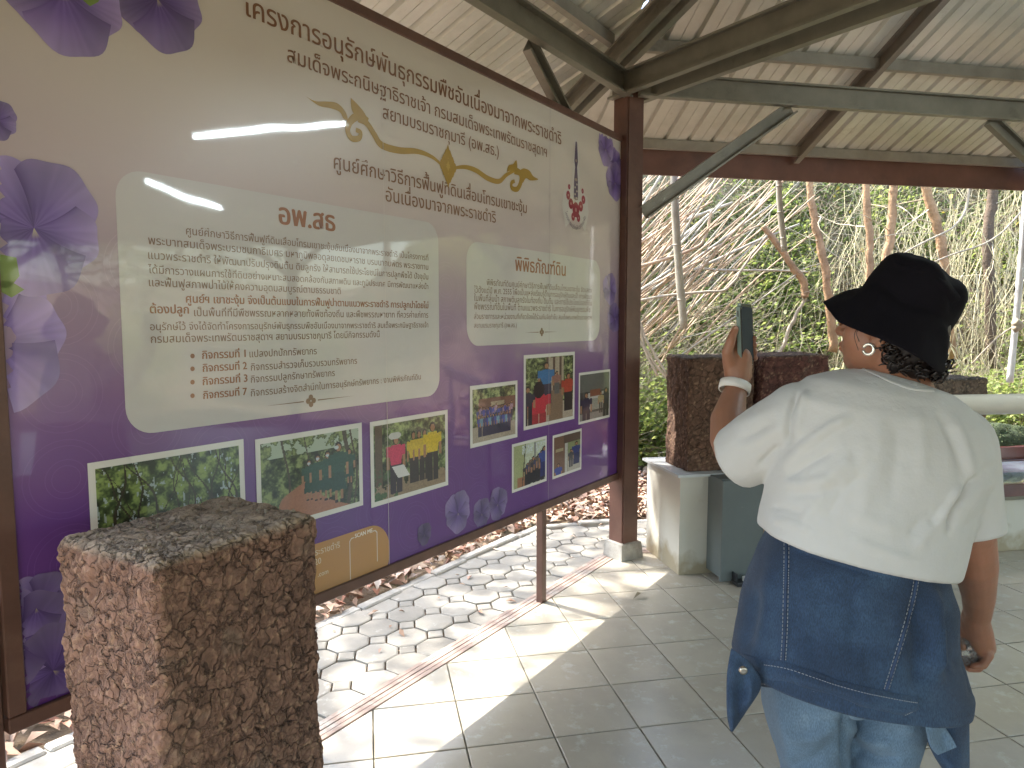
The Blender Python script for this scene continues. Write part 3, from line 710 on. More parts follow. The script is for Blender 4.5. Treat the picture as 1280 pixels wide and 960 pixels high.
co, fs = text_mesh('โครงการอนุรักษ์พันธุกรรมพืช'); w_ = co[:, 0].max(); ang = (-155 + 130 * co[:, 0] / w_) * math.pi / 180; rr_ = .135 - co[:, 1] * -.028
rr_ = .128 - co[:, 1] * .030 + .0
flat('emblem_lettering', np.stack([eu + rr_ * np.cos(ang), cyv - .005 + rr_ * np.sin(ang) * 1.05], 1), fs, [PUR] * len(co), -.0216, emb)

# ---- violets printed on the board
def clipbox(poly):
    for n_, d_ in (((1, 0), U1), ((-1, 0), -U0), ((0, 1), V1), ((0, -1), -V0)): poly = clip(poly, n_, d_); 
    return poly
def violet(px, py, r, rot, layer, tone=1.0, sq=1.0):
    cu, cv = bp(px, py); e = empty('printed_violet', (0, 0, 0)); e.parent = board
    sets = [(100, 1.0, .62), (62, .95, .55), (200, .85, .55), (-20, .85, .55), (-90, 1.05, .72)]
    sets = [(128, .98, .92), (50, 1.0, .92), (196, .84, .85), (-18, .86, .85), (-90, .92, 1.08)]
    for i, (a, ln, wd) in enumerate(sets):
        a = rad(a + rot); n = 26; m_ = 7; uv = []; col = []; fc = []
        for j in range(m_):
            t = j / (m_ - 1)
            for k in range(n):
                s = k / (n - 1) * 2 - 1
                prof = (math.sin(min(1, t) * math.pi * .56) ** .7)
                rr = r * ln * t * (1 - .22 * s * s + .025 * math.sin(s * 9 + i))
                th = a + s * wd * (.75 + .2 * t)
                uv.append((cu + rr * math.cos(th) * sq, cv + rr * math.sin(th)))
                vein = .5 + .5 * math.sin(s * 17 + i * 2)
                b = np.array([.17, .115, .34]) * tone
                lt = np.array([.30, .24, .43]) * tone; dk = np.array([.06, .025, .15]) * tone
                c = b + (lt - b) * max(0, t - .35) * 1.1 * (1 - abs(s) ** 2 * .4)
                c = c + (dk - c) * max(0, .62 - t) * 1.2 * (.35 + .65 * vein)
                c = c + (dk - c) * .75 * (abs(s) ** 6) * (1 if i != 4 else .6); c = c + (lt * 1.15 - c) * .5 * max(0, t - .8) * 5 * (1 - abs(s) ** 4) * .6
                c = c * (1 + .07 * math.sin(s * 23 + i * 5 + 3 * math.sin(s * 5)) * min(1, t * 1.4)) * (1 + .22 * math.sin(s * 2.2 + i * 1.9 + t * 2))
                if i == 4 and t < .12 and abs(s) < .5: c = np.array([.50, .46, .26]) * tone
                col.append(tuple(c))
        for j in range(m_ - 1):
            for k in range(n - 1):
                q = (j * n + k, j * n + k + 1, (j + 1) * n + k + 1, (j + 1) * n + k)
                if all(U0 < uv[z][0] < U1 and V0 < uv[z][1] < V1 for z in q): fc.append(q)
        if fc: flat('petal', uv, fc, col, layer - .00012 * i, e)
    return e
violet(42, 285, .175, 5, -.0214); violet(-14, 425, .19, 30, -.0210, 1.05); violet(78, -12, .165, 10, -.0214); violet(196, -2, .15, 20, -.0214, .75); violet(-6, 150, .05, 0, -.0214, .8)
violet(22, 800, .13, -20, -.0214, .7); violet(66, 838, .12, 40, -.0217, .62); violet(45, 760, .09, 0, -.0211, .7)
violet(572, 641, .10, 10, -.0214, .75); violet(622, 630, .085, -20, -.0214, .62); violet(602, 642, .075, 0, -.0211, .55); violet(530, 668, .05, 0, -.0213, .36)
violet(757, 186, .11, 0, -.0214, .95); violet(768, 228, .12, 30, -.0217, .85); violet(769, 205, .1, 80, -.0211, .85)
violet(762, 362, .10, 20, -.0214, .9); violet(768, 398, .10, 60, -.0217, .8)
for pts in ([(0, 318), (20, 322), (24, 345), (10, 362), (-8, 355)], [(-6, 350), (14, 352), (30, 362), (14, 372), (-4, 362)], [(100, -2), (112, 8), (122, 3), (128, -6)]):
    P_ = clipbox([bp(*p) for p in pts]); 
    if len(P_) > 2: poly_print('printed_leaf', P_, (.16, .24, .05), -.0219)

# ---- orange contact strip
u_r = bp(486.5, 685)[0]; v_t = bp(470, 655)[1]; OR = (.42, .22, .07)
poly_print('contact_strip', clipbox(rrect(-2.0, V0 - .06, u_r, v_t, .105)), OR, -.0212)
def pt(x, y): return bp(370 + x / 9.6, 640 + y / 9.6)
WH = (.62, .55, .42)
A = pt(200, 520); B = pt(525, 432); v = (A[1] + B[1]) / 2
line('อันเนื่องมาจากพระราชดำริ', (B[0] - .31, v), (B[0], v), col=WH)
A = pt(225, 640); line('อ.โพธาราม จ.ราชบุรี 70120', (pt(300, 620)[0] - .33, A[1]), (pt(300, 620)[0], A[1]), col=WH); A = pt(260, 770); B = pt(385, 745)
line('.com', (A[0], (A[1] + B[1]) / 2), (B[0], (A[1] + B[1]) / 2), col=WH, bold=.01)
A = pt(705, 306); B = pt(915, 248); v = (A[1] + B[1]) / 2; line('SCAN ME', (A[0], v), (B[0], v), col=(.72, .68, .6), bold=.035)
q0, q1 = pt(640, 500)[0], pt(975, 400)[0]; qt = pt(960, 195)[1] - .005; w_ = .0035
poly_print('scan_bracket', [(q0, V0 + .002), (q0 + w_, V0 + .002), (q0 + w_, qt - .012), (q0 + .012, qt - w_), (q0 + .024, qt - w_), (q0 + .024, qt), (q0 + .01, qt), (q0, qt - .01)], (.7, .66, .58), -.0214)
poly_print('scan_bracket', [(q1, V0 + .03), (q1 - w_, V0 + .03), (q1 - w_, qt - .012), (q1 - .012, qt - w_), (q1 - .024, qt - w_), (q1 - .024, qt), (q1 - .01, qt), (q1, qt - .01)], (.7, .66, .58), -.0214)

# ---- photographs printed on the board (painted as small grids of colour)
def raster(w, h, kind, seed):
    ys, xs = np.mgrid[0:h, 0:w]; x = xs / w; y = 1 - ys / h          # y up, row 0 = top
    Pn = np.stack([xs.ravel() * 17 / w, ys.ravel() * 17 / w, np.full(xs.size, seed * 3.1)], 1)
    n1 = fbm(Pn, 4, seed).reshape(h, w); n2 = fbm(Pn * np.array([2.6, 1.3, 1]) + 40, 3, seed + 9).reshape(h, w); n3 = vnoise(Pn * 5, seed + 5).reshape(h, w)
    im = np.zeros((h, w, 3)); R = np.random.default_rng(seed)
    def setc(m, c, jit=.25): im[m] = (np.array(c) * (1 + jit * n3[..., None]))[m]
    def fol(base=(.055, .085, .03), hi=(.22, .30, .09), dark=(.012, .02, .01)):
        t = np.clip(.5 + n1 * .7 + n3 * .35, 0, 1)[..., None]
        return np.where(t < .5, np.array(dark) + (np.array(base) - np.array(dark)) * t * 2, np.array(base) + (np.array(hi) - np.array(base)) * (t * 2 - 1))
    def ell(cx, cy, rx, ry): return ((x - cx) / rx) ** 2 + ((y - cy) / ry) ** 2 < 1
    def rect(x0, y0, x1, y1): return (x > x0) & (x < x1) & (y > y0) & (y < y1)
    def fig(cx, foot, hgt, shirt, trouser, skin=(.30, .16, .09), hair=(.015, .012, .012), skirt=False, wd=1.0, legs=True):
        k = hgt * wd * h / w * .60
        if legs:
            if skirt:
                setc((np.abs(x - cx) < k * (.16 + .10 * (1 - (y - foot - hgt * .18) / (hgt * .4)))) & (y > foot + hgt * .18) & (y < foot + hgt * .56), trouser)
                for s in (-1, 1): setc(rect(cx + s * k * .09 - k * .045, foot, cx + s * k * .09 + k * .045, foot + hgt * .2), skin)
                for s in (-1, 1): setc(rect(cx + s * k * .09 - k * .05, foot - hgt * .01, cx + s * k * .09 + k * .06, foot + hgt * .035), (.02, .02, .02))
            else:
                for s in (-1, 1): setc(rect(cx + s * k * .11 - k * .10, foot, cx + s * k * .11 + k * .10, foot + hgt * .5), trouser)
        setc((np.abs(x - cx) < k * (.25 - .03 * np.abs(y - foot - hgt * .7) / (hgt * .1))) & (y > foot + hgt * .48) & (y < foot + hgt * .82) & ~(((np.abs(x - cx) > k * .17)) & (y > foot + hgt * .79)), shirt)
        for s in (-1, 1):
            setc(rect(cx + s * k * .28 - k * .055, foot + hgt * .62, cx + s * k * .28 + k * .055, foot + hgt * .80), shirt); setc(rect(cx + s * k * .29 - k * .045, foot + hgt * .42, cx + s * k * .29 + k * .045, foot + hgt * .63), skin)
        setc(ell(cx, foot + hgt * .905, k * .115, hgt * .085), hair, .1); setc(ell(cx + k * .01, foot + hgt * .89, k * .08, hgt * .06), skin, .1)
    f = fol(); im[:] = f
    if kind == 'forest':
        sk = (n2 > .62) & (y > .25); im[sk] = (.30, .36, .36); 
        for i in range(16):
            x0 = R.uniform(.02, .98); lean = R.uniform(-.35, .35); wd = R.uniform(.003, .011) 
            m = np.abs(x - x0 - lean * (y - .1) ** 1.6 - .02 * np.sin(y * 9 + i)) < wd * (1.1 - y * .6); setc(m & (y > .05), (.035, .028, .02))
    elif kind == 'girls':
        im[:] = fol((.06, .085, .035), (.24, .30, .12)); sk = (y > .8) & (n1 < -.1); im[sk] = (.35, .42, .33)
        for x0, wd in ((.22, .010), (.44, .006), (.86, .022), (.93, .01)): setc(np.abs(x - x0 - .04 * np.sin(y * 4)) < wd, (.06, .05, .035))
        cx = .62 - .35 * np.sin(np.clip((.55 - y) / .55, 0, 1) * 2.2) * .9 + .2 * np.clip((.3 - y) / .3, 0, 1); setc((np.abs(x - cx) < .06 + (.5 - y) * .55) & (y < .46), (.33, .15, .09), .15)
        setc(rect(.0, .0, .25, .12), (.09, .12, .05))
        for c_, ft, hg in ((.885, .28, .48), (.45, .20, .52), (.54, .17, .60), (.645, .15, .64), (.765, .08, .80)): fig(c_, ft, hg, (.028, .075, .055), (.022, .06, .045), skirt=True, wd=.95)
        for c_, yy, s in ((.54, .70, .018), (.645, .72, .018), (.745, .80, .024), (.45, .66, .015)): setc(ell(c_, yy, s, s * 1.1), (.45, .5, .52), .05)
    elif kind == 'yellow':
        im[:] = fol((.07, .10, .045), (.26, .34, .14)); setc(np.abs(x - .06) < .045, (.09, .065, .045)); setc(y < .22 + .1 * n1, (.24, .18, .12)); setc((x < .3) & (y < .42) & (n1 > 0), (.06, .11, .05))
        for c_ in (.52, .60, .68): fig(c_, .12, .74, (.50, .36, .04), (.03, .025, .03), wd=.8)
        fig(.80, .08, .86, (.55, .40, .03), (.025, .022, .028), wd=1.05); fig(.28, .05, .80, (.50, .045, .11), (.03, .025, .04), wd=1.0)
        setc(ell(.27, .83, .085, .05), (.5, .5, .48), .05); setc(((x - .33) + (y - .34) * .5 < .09) & ((x - .33) + (y - .34) * .5 > -.07) & (np.abs(y - .33) < .09), (.6, .6, .6), .05)
    elif kind == 'group':
        im[:] = fol((.09, .12, .05), (.30, .36, .16)); setc((y < .82 - x * .02) & (y > .55) & (x > .12), (.14, .065, .045)); setc(rect(.4, .66, .72, .73), (.30, .26, .18)); setc((y < .6) & (y > .42) & (x > .3) & (x < .92), (.06, .055, .05)); setc(y < .30, (.33, .28, .22))
        for i in range(26): fig(.12 + .78 * i / 25, .26 + .10 * R.random(), .36, ((.035, .04, .20), (.06, .06, .30), (.30, .20, .28), (.05, .05, .16))[R.integers(4)], (.02, .02, .05), wd=.75)
        for i in range(12): fig(.14 + .7 * i / 11, .10, .42, ((.04, .05, .26), (.12, .25, .35), (.03, .03, .12))[i % 3], (.02, .02, .06), wd=.8)
    elif kind == 'guide':
        im[:] = fol((.12, .15, .06), (.36, .42, .20)); setc(rect(.40, .35, .78, 1), (.35, .30, .23)); 
        for x0 in (.42, .56, .70): setc(np.abs(x - x0) < .025, (.10, .06, .045))
        setc(y < .3, (.38, .32, .25)); setc(rect(.46, .0, .76, .48), (.20, .135, .09)); fig(.40, .28, .66, (.04, .15, .34), (.03, .03, .06), wd=1.0)
        fig(.88, .12, .62, (.35, .05, .03), (.02, .018, .02), wd=1.0); fig(.25, -.25, .85, (.45, .03, .05), (.30, .03, .04), wd=1.1); fig(.03, .0, .6, (.03, .03, .05), (.02, .02, .03)); fig(.62, .42, .36, (.25, .12, .10), (.1, .1, .1))
        setc(ell(.25, .52, .11, .13), (.015, .012, .015), .1)
    elif kind == 'dark':
        im[:] = .05 + .04 * n1[..., None]; setc(y > .62, (.11, .115, .11)); setc(rect(.2, .2, .8, .6), (.40, .40, .38)); setc(rect(.33, .50, .68, .66), (.20, .07, .04)); setc(rect(.35, .2, .7, .45), (.24, .25, .22))
        setc((y < .16), (.22, .21, .20)); fig(.2, -.15, .78, (.015, .015, .05), (.015, .015, .04), wd=1.2); fig(.88, -.05, .72, (.02, .02, .04), (.02, .02, .03), wd=1.1); fig(.7, .1, .5, (.3, .25, .12), (.03, .03, .03))
    elif kind == 'pale':
        im[:] = (.42, .46, .34); setc(n1 > .1, (.48, .54, .44)); setc(x < .35, (.30, .33, .17)); setc(rect(.1, .0, .45, .25), (.30, .14, .08)); setc(rect(.25, .75, 1, .97) & (n2 > 0), (.5, .56, .58))
        for i in range(7): fig(.42 + .09 * i, .0 + .03 * (i % 3), .55 + .03 * i, ((.03, .03, .05), (.04, .05, .12), (.10, .08, .07))[i % 3], (.02, .02, .03), wd=1.3)
        fig(.95, .1, .75, (.03, .06, .26), (.02, .03, .15), wd=1.2); setc(np.abs(x - .25 - y * .1) < .012, (.03, .03, .03)); setc(rect(.62, .62, .67, 1), (.2, .2, .2))
    elif kind == 'pillar':
        im[:] = (.20, .20, .15); setc(x < .42, (.15, .085, .06)); setc(rect(.38, 0, .50, 1), (.42, .42, .40)); setc((x > .5) & (y > .5), (.20, .24, .12)); setc((x > .5) & (y < .3), (.38, .36, .32)); setc((y > .78) & (x > .35), (.09, .06, .05)); setc(rect(.05, .6, .33, .7), (.32, .28, .18))
        fig(.83, .15, .62, (.02, .04, .17), (.02, .03, .1), wd=1.5); fig(.15, -.3, .62, (.03, .06, .30), (.02, .03, .1), wd=1.2); fig(.62, .1, .5, (.06, .06, .07), (.03, .03, .05), wd=1.1)
    return np.clip(im, 0, 1)
def photo(TL, TR, BR_, BL, kind, seed, w=84, h=62, bw=.018):
    u0 = (bp(*TL)[0] + bp(*BL)[0]) / 2; u1 = (bp(*TR)[0] + bp(*BR_)[0]) / 2; v1 = (bp(*TL)[1] + bp(*TR)[1]) / 2; v0 = (bp(*BL)[1] + bp(*BR_)[1]) / 2
    e = empty('photo_print', (0, 0, 0)); e.parent = board
    sh = .010
    poly_print('white_border', [(u0, v0), (u1, v0), (u1, v1), (u0, v1)], (.64, .635, .60), -.0216, e)
    U, V_ = np.meshgrid(np.linspace(u0 + bw, u1 - bw, w + 1), np.linspace(v1 - bw, v0 + bw, h + 1)); im = raster(w, h, kind, seed)
    # one quad per picture cell, corner colours shared inside the cell
    a = np.stack([U[:-1, :-1], V_[:-1, :-1]], -1); b = np.stack([U[:-1, 1:], V_[:-1, 1:]], -1); c = np.stack([U[1:, 1:], V_[1:, 1:]], -1); d = np.stack([U[1:, :-1], V_[1:, :-1]], -1)
    Q = np.stack([d, c, b, a], 2).reshape(-1, 2); cols = np.repeat(im.reshape(-1, 3), 4, 0)
    me = fast_mesh('picture', np.stack([Q[:, 0], np.full(len(Q), -.0220), Q[:, 1]], 1), np.arange(len(Q)).reshape(-1, 4)); colorize(me, cols); link_mesh('picture', me, M['print'], e)
photo((110, 577), (305, 550), (306.5, 660), (113.5, 698), 'forest', 21, 150, 90)
photo((319, 547.5), (452.5, 529.5), (453, 640), (321, 660), 'girls', 33, 140, 104)
photo((462, 526.5), (559, 513), (560, 607), (463.5, 634), 'yellow', 5, 132, 100)
photo((587, 482), (646, 476), (646.8, 546.7), (587.4, 560), 'group', 8, 84, 62)
photo((654, 443.5), (717.8, 440), (718, 524), (654.5, 537.4), 'guide', 13, 64, 80)
photo((722.7, 466), (762, 461.7), (762.3, 522.6), (723.3, 529), 'dark', 15, 60, 60, .014)
photo((639, 555), (682.8, 545.3), (683.2, 602), (640.2, 615), 'pale', 17, 54, 56, .014)
photo((690, 544.3), (726.3, 535.8), (726.7, 587.3), (690.7, 598), 'pillar', 19, 50, 50, .014)
# ------------------------------------------------------------ vegetation
def hgt(x, y): return bank_h(np.asarray(x, float), np.asarray(y, float))
SUNV = np.array(_sv)
def leaf_geo(P_, size, up=.5, asp=.5, curl=.25, R=RNG, droop=0., phot=0.):
    n = len(P_); N_ = R.normal(size=(n, 3)); N_[:, 2] = np.abs(N_[:, 2]) + up; N_ += SUNV * phot; N_ /= np.linalg.norm(N_, axis=1, keepdims=True)
    A = R.normal(size=(n, 3)); A[:, 2] -= droop; A -= N_ * (A * N_).sum(1, keepdims=True); A /= np.linalg.norm(A, axis=1, keepdims=True); B = np.cross(N_, A)
    s = (size * R.uniform(.6, 1.35, n))[:, None]
    V = np.stack([P_ - A * s * .5, P_ + B * s * asp * .5 + N_ * s * curl * .35, P_ + A * s * .5 - N_ * s * curl * .2, P_ - B * s * asp * .5 + N_ * s * curl * .35], 1).reshape(-1, 3)
    return V, np.arange(4 * n).reshape(-1, 4)
def leaf_obj(name, P_, size, m, parent=None, **k):
    V, Fc = leaf_geo(np.asarray(P_, float), size, **k)
    T = np.concatenate([Fc[:, [0, 1, 2]], Fc[:, [0, 2, 3]]]) if False else Fc
    return link_mesh(name, fast_mesh(name, V, T), m, parent)
def twig_geo(S, D, L, r, seg=4, bend=.35, sides=3, R=RNG, sag=0.):
    """many thin tapering curved twigs: starts S, directions D, lengths L, radii r"""
    n = len(S); P0 = S.copy(); d = D / np.linalg.norm(D, axis=1, keepdims=True); L = np.broadcast_to(L, n)[:, None]; r = np.broadcast_to(r, n)
    C_ = [P0.copy()]
    for i in range(seg):
        d = d + R.normal(size=(n, 3)) * bend / seg; d[:, 2] -= sag / seg; d /= np.linalg.norm(d, axis=1, keepdims=True); P0 = P0 + d * L / seg; C_.append(P0.copy())
    C_ = np.stack(C_, 1); ax = np.cross(D, R.normal(size=(n, 3))); ax /= np.linalg.norm(ax, axis=1, keepdims=True); bx = np.cross(D / np.linalg.norm(D, axis=1, keepdims=True), ax)
    V = []
    for i in range(seg + 1):
        rr = (r * (1 - .7 * i / seg))[:, None]
        for k in range(sides):
            a = 2 * math.pi * k / sides; V.append(C_[:, i] + (ax * math.cos(a) + bx * math.sin(a)) * rr)
    V = np.stack(V, 1); m_ = (seg + 1) * sides; f = []
    for i in range(seg):
        for k in range(sides): f.append((i * sides + k, i * sides + (k + 1) % sides, (i + 1) * sides + (k + 1) % sides, (i + 1) * sides + k))
    f = np.array(f); Fc = (f[None] + (np.arange(n) * m_)[:, None, None]).reshape(-1, 4)
    return V.reshape(-1, 3), Fc, C_
def twig_obj(name, S, D, L, r, m, parent=None, **k):
    V, Fc, C_ = twig_geo(np.asarray(S, float), np.asarray(D, float), L, r, **k); return link_mesh(name, fast_mesh(name, V, Fc), m, parent), C_
M['leaf_dry'] = mat('dry_leaf_litter', (.3, .2, .13), .8, island=[(.40, .25, .17), (.50, .37, .27), (.26, .15, .09), (.55, .45, .37), (.36, .16, .10), (.44, .32, .24)])
M['leaf_green'] = mat('green_leaves', (.1, .16, .04), .5, island=[(.10, .16, .045), (.16, .24, .06), (.24, .32, .10), (.12, .19, .05), (.32, .36, .14), (.18, .23, .07)], translucent=.5)
M['leaf_lime'] = mat('bright_leaves', (.1, .16, .04), .5, island=[(.27, .34, .08), (.38, .44, .13), (.22, .31, .08), (.50, .52, .19)], translucent=.5)
M['leaf_yellow'] = mat('yellow_leaves', (.5, .4, .06), .6, island=[(.50, .42, .07), (.60, .50, .12), (.46, .36, .08)], translucent=.35)
M['leaf_cover'] = mat('hillside_leaves', (.1, .16, .04), .6, island=[(.14, .21, .06), (.24, .33, .10), (.34, .40, .15), (.40, .40, .22), (.19, .28, .08), (.50, .46, .32), (.28, .36, .12), (.22, .31, .09), (.56, .52, .40)], translucent=.55)
M['twig'] = mat('straw_twigs', (.5, .4, .3), .7, island=[(.40, .33, .22), (.48, .42, .30), (.32, .24, .15), (.52, .47, .37), (.38, .32, .18)])
M['twig_gold'] = mat('yellow_vines', (.5, .4, .2), .7, island=[(.52, .46, .26), (.60, .55, .36), (.40, .36, .22), (.46, .40, .24)])
M['twig_grey'] = mat('pale_dead_branch', (.38, .32, .24), .8, noise=(9, .2), bump=(30, .004))
M['culm'] = mat('dry_bamboo', (.42, .30, .19), .55, noise=(6, .22), stains=[(3, (.30, .17, .10), .5, .7), (14, (.52, .42, .30), .6, .75)])
M['culm_grey'] = mat('grey_bamboo', (.34, .31, .25), .6, noise=(6, .2), stains=[(4, (.24, .18, .12), .52, .7)])
M['bark'] = mat('tan_bark', (.36, .22, .12), .85, noise=(7, .25), bump=(20, .02), stains=[(5, (.22, .13, .07), .5, .68)])
M['bark_dark'] = mat('dark_bark', (.12, .085, .06), .9, noise=(7, .25), bump=(20, .02))

def clear_of_pavilion(X, Y, ap):
    d = np.full(len(X), -9.)
    for a in SIDE_AZ: n = dirv(a); d = np.maximum(d, (X - C0.x) * n.x + (Y - C0.y) * n.y)
    return d > ap
# dry leaf litter on the ground: dense where the picture sees it
def scatter(n, x0, x1, y0, y1, ap): X = RNG.uniform(x0, x1, n); Y = RNG.uniform(y0, y1, n); k = clear_of_pavilion(X, Y, ap); return X[k], Y[k]
Xs, Ys = zip(*[scatter(52000, -5.5, 3.5, 1.5, 9.0, A_POST + .87), scatter(30000, .5, 9, 5, 10, A_POST + .87), scatter(9000, -14, 18, -8, 14, A_POST + .87)])
X = np.concatenate(Xs); Y = np.concatenate(Ys)
Pl = np.stack([X, Y, hgt(X, Y) + .035 + RNG.uniform(0, .05, len(X))], 1)
tag(leaf_obj('leaf_litter', Pl, .075, M['leaf_dry'], up=1.6, asp=.55, curl=.5), kind='stuff')
X, Y = scatter(900, -2.5, 3, 3, 6.2, A_POST + .2); k = RNG.uniform(size=len(X)) < .16 ; X, Y = X[k], Y[k]; k = ~clear_of_pavilion(X, Y, A_POST + .8)
tag(leaf_obj('fallen_leaves', np.stack([X[k], Y[k], np.full(k.sum(), ZP + .008)], 1), .05, M['leaf_dry'], up=4, asp=.4, curl=.4), kind='stuff')
e_ = W(797, 742, 3.62); e_.z = .012
tag(leaf_obj('fallen_leaf', np.array([[W(800, 741, 3.76).x, 3.76, .010]]), .075, mat('olive_dead_leaf', (.13, .11, .06), .7), up=6, asp=.35, curl=.6), 'small curled olive dead leaf lying alone on the floor tiles near the white pedestal', 'leaf')
# hillside cover
def bankpts(n, x0, x1, y0, y1, zmax): 
    X = RNG.uniform(x0, x1, n); Y = RNG.uniform(y0, y1, n); return np.stack([X, Y, hgt(X, Y) + RNG.uniform(0, 1, n) ** 1.6 * zmax], 1)
def patchy(P_, sc, th, seed):
    n = fbm(P_ * sc, 3, seed); return P_[n > th]
cov = np.concatenate([patchy(bankpts(190000, -1, 10.5, 7.2, 12.5, .6), 1.0, -.18, 3), patchy(bankpts(30000, -10, 16, 7.2, 14.5, .8), .8, -.1, 3)])
cov = cov[clear_of_pavilion(cov[:, 0], cov[:, 1], A_POST + 1.9)]
tag(leaf_obj('hillside_foliage', cov, .062, M['leaf_cover'], up=.5, phot=1.3, asp=.5), kind='stuff')
lo = bankpts(150000, -1, 9.5, 7.0, 11.2, .95); lo = lo[clear_of_pavilion(lo[:, 0], lo[:, 1], A_POST + 1.8)]; lo = lo[(fbm(lo * 1.3, 3, 8) > -.12 + np.clip((lo[:, 2] - 1.6) / 4, 0, .8))]
tag(leaf_obj('creeper_leaves', lo, .07, M['leaf_lime'], up=.5, phot=1.4, asp=.6), kind='stuff')
# tangles of dry vines
n = 8500; P_ = bankpts(n, -1.0, 10.5, 7.2, 11.5, .9); P_ = P_[clear_of_pavilion(P_[:, 0], P_[:, 1], A_POST + 1.7)]
D = RNG.normal(size=(len(P_), 3)); D[:, 2] += .6; D[:, 1] *= .4
tag(twig_obj('dry_vine_tangle', P_, D, RNG.uniform(.3, 1.3, len(P_)), RNG.uniform(.002, .0065, len(P_)), M['twig'], seg=5, bend=1.3)[0], kind='stuff')
n = 1300; X = RNG.uniform(3.9, 7.5, n); Y = RNG.uniform(7.6, 9.6, n); P_ = np.stack([X, Y, hgt(X, Y) + RNG.uniform(.2, 2.6, n)], 1); D = np.stack([RNG.normal(size=n) * .25, RNG.normal(size=n) * .2, -np.ones(n)], 1)
tag(twig_obj('hanging_vines', P_, D, RNG.uniform(.6, 1.8, n), RNG.uniform(.002, .006, n), M['twig_gold'], seg=5, bend=.7)[0], kind='stuff')
k = cov[RNG.choice(len(cov), 1100)]; tag(leaf_obj('yellow_leaf_specks', k + [0, -.15, .1], .07, M['leaf_yellow'], up=.2, asp=.8), kind='stuff')

# shrubs: leafy things of their own
def shrub(x, y, w, h, m, label, n=2600, size=.06, group='leafy shrubs at the foot of the bank'):
    z = float(hgt(x, y)); e = empty('leafy_shrub', (x, y, z), 0, label, 'shrub', group)
    R = np.random.default_rng(int(abs(x * 100 + y * 37)) + 5); q = R.normal(size=(n, 3)); q /= np.linalg.norm(q, axis=1, keepdims=True); q *= (R.uniform(0, 1, n) ** .45)[:, None]
    q = q * [w / 2, w / 2 * .8, h / 2] + [0, 0, h / 2]; nn = fbm(q * 3.2 + x, 3, 5); q = q[nn > -.22]
    link_mesh('foliage', fast_mesh('foliage', *leaf_geo(q, size, up=.4, asp=.55, R=R, phot=1.2)), m, e)
    ns = 26; S = np.tile([[0, 0, 0.]], (ns, 1)) + R.normal(size=(ns, 3)) * [.08, .08, 0]; D = R.normal(size=(ns, 3)) * [w * .5, w * .4, .1] + [0, 0, h]
    twig_obj('stem', S, D, h * 1.0, .008, M['twig'], e, seg=4, bend=.6, R=R); return e
shrub(2.0, 7.3, 1.3, .95, M['leaf_green'], 'low green shrub behind the brown soil block left of the raised phone', 2600)
shrub(3.1, 7.7, 1.4, 1.15, M['leaf_lime'], 'bright lime shrub on the bank behind the gap beside the phone', 3000)
shrub(3.9, 7.45, 1.1, .85, M['leaf_lime'], 'small lime shrub at the bank foot beside the hat brim', 2200)
shrub(5.3, 7.4, 1.2, 1.1, M['leaf_lime'], 'pale lime shrub low behind the right of the black hat', 1700)
shrub(6.1, 7.7, 1.2, 1.2, M['leaf_green'], 'green shrub by the foot of the pale leaning pipe', 2000)
shrub(1.1, 7.6, 1.1, .8, M['leaf_green'], 'green shrub at the bank foot under the leaning bamboo culms', 2000)

# clump of leaning dry bamboo
cl = empty('dry_bamboo_clump', (W(800, 420, 7.9).x - .5, 7.9, float(hgt(.9, 7.9))), 0, 'clump of long dry bamboo culms leaning up to the right beside the corner post', 'bamboo')
R = np.random.default_rng(4); cb = cl.location.copy()
for i in range(120):
    Yp = R.uniform(7.0, 8.6); x0 = R.uniform(640, 850) if i % 3 else R.uniform(640, 760); y0 = R.uniform(330, 470); ang = rad(R.normal(47, 8)); ln = R.uniform(150, 300)
    a = W(x0, y0, Yp); b = W(x0 + math.cos(ang) * ln, y0 - math.sin(ang) * ln, Yp + R.uniform(-.5, .4)); mid = (a + b) / 2 + Vector((0, 0, R.uniform(-.08, .12)))
    r0 = R.uniform(.005, .015) if i % 12 else .026
    pts = spline([tuple(a - cb), tuple(mid - cb), tuple(b - cb)], 5); rr = [r0 * (1 - .45 * t / (len(pts) - 1)) * (1.12 if t % 2 else 1) for t in range(len(pts))]
    MB().tube(pts, rr, 6).build('culm', M['culm'] if i % 4 else M['culm_grey'], cl, True)
n = 900; S = np.stack([R.uniform(-.9, 1.6, n), R.uniform(-.8, .6, n), R.uniform(-.6, 1.7, n)], 1); D = R.normal(size=(n, 3)) * .5 + [.8, 0, .8]
tag(twig_obj('fine_shoots', S, D, R.uniform(.3, 1.1, n), R.uniform(.002, .005, n), M['twig'], cl, seg=4, bend=.6)[0], kind='stuff')

def px_tube(name, pts, Y, r, m, label=None, cat=None, parent=None, n=9, wob=.006, Ys=None, group=None):
    Q = [W(x, y, (Ys[i] if Ys else Y)) for i, (x, y) in enumerate(pts)]; Q = [Vector(p) for p in spline([tuple(q) for q in Q], 5)]
    rs = r if hasattr(r, '__len__') else (r, r); k = len(Q); o0 = Q[0].copy() if parent is None else parent.location.copy()
    rr = [(rs[0] + (rs[1] - rs[0]) * i / (k - 1)) * (1 + random.uniform(-.07, .07)) for i in range(k)]
    Q = [q - o0 + Vector((random.uniform(-wob, wob), 0, 0)) for q in Q]
    o = MB().tube(Q, rr, n).build(name, m, parent, True)
    if parent is None: o.location = o0
    return tag(o, label, cat, group)
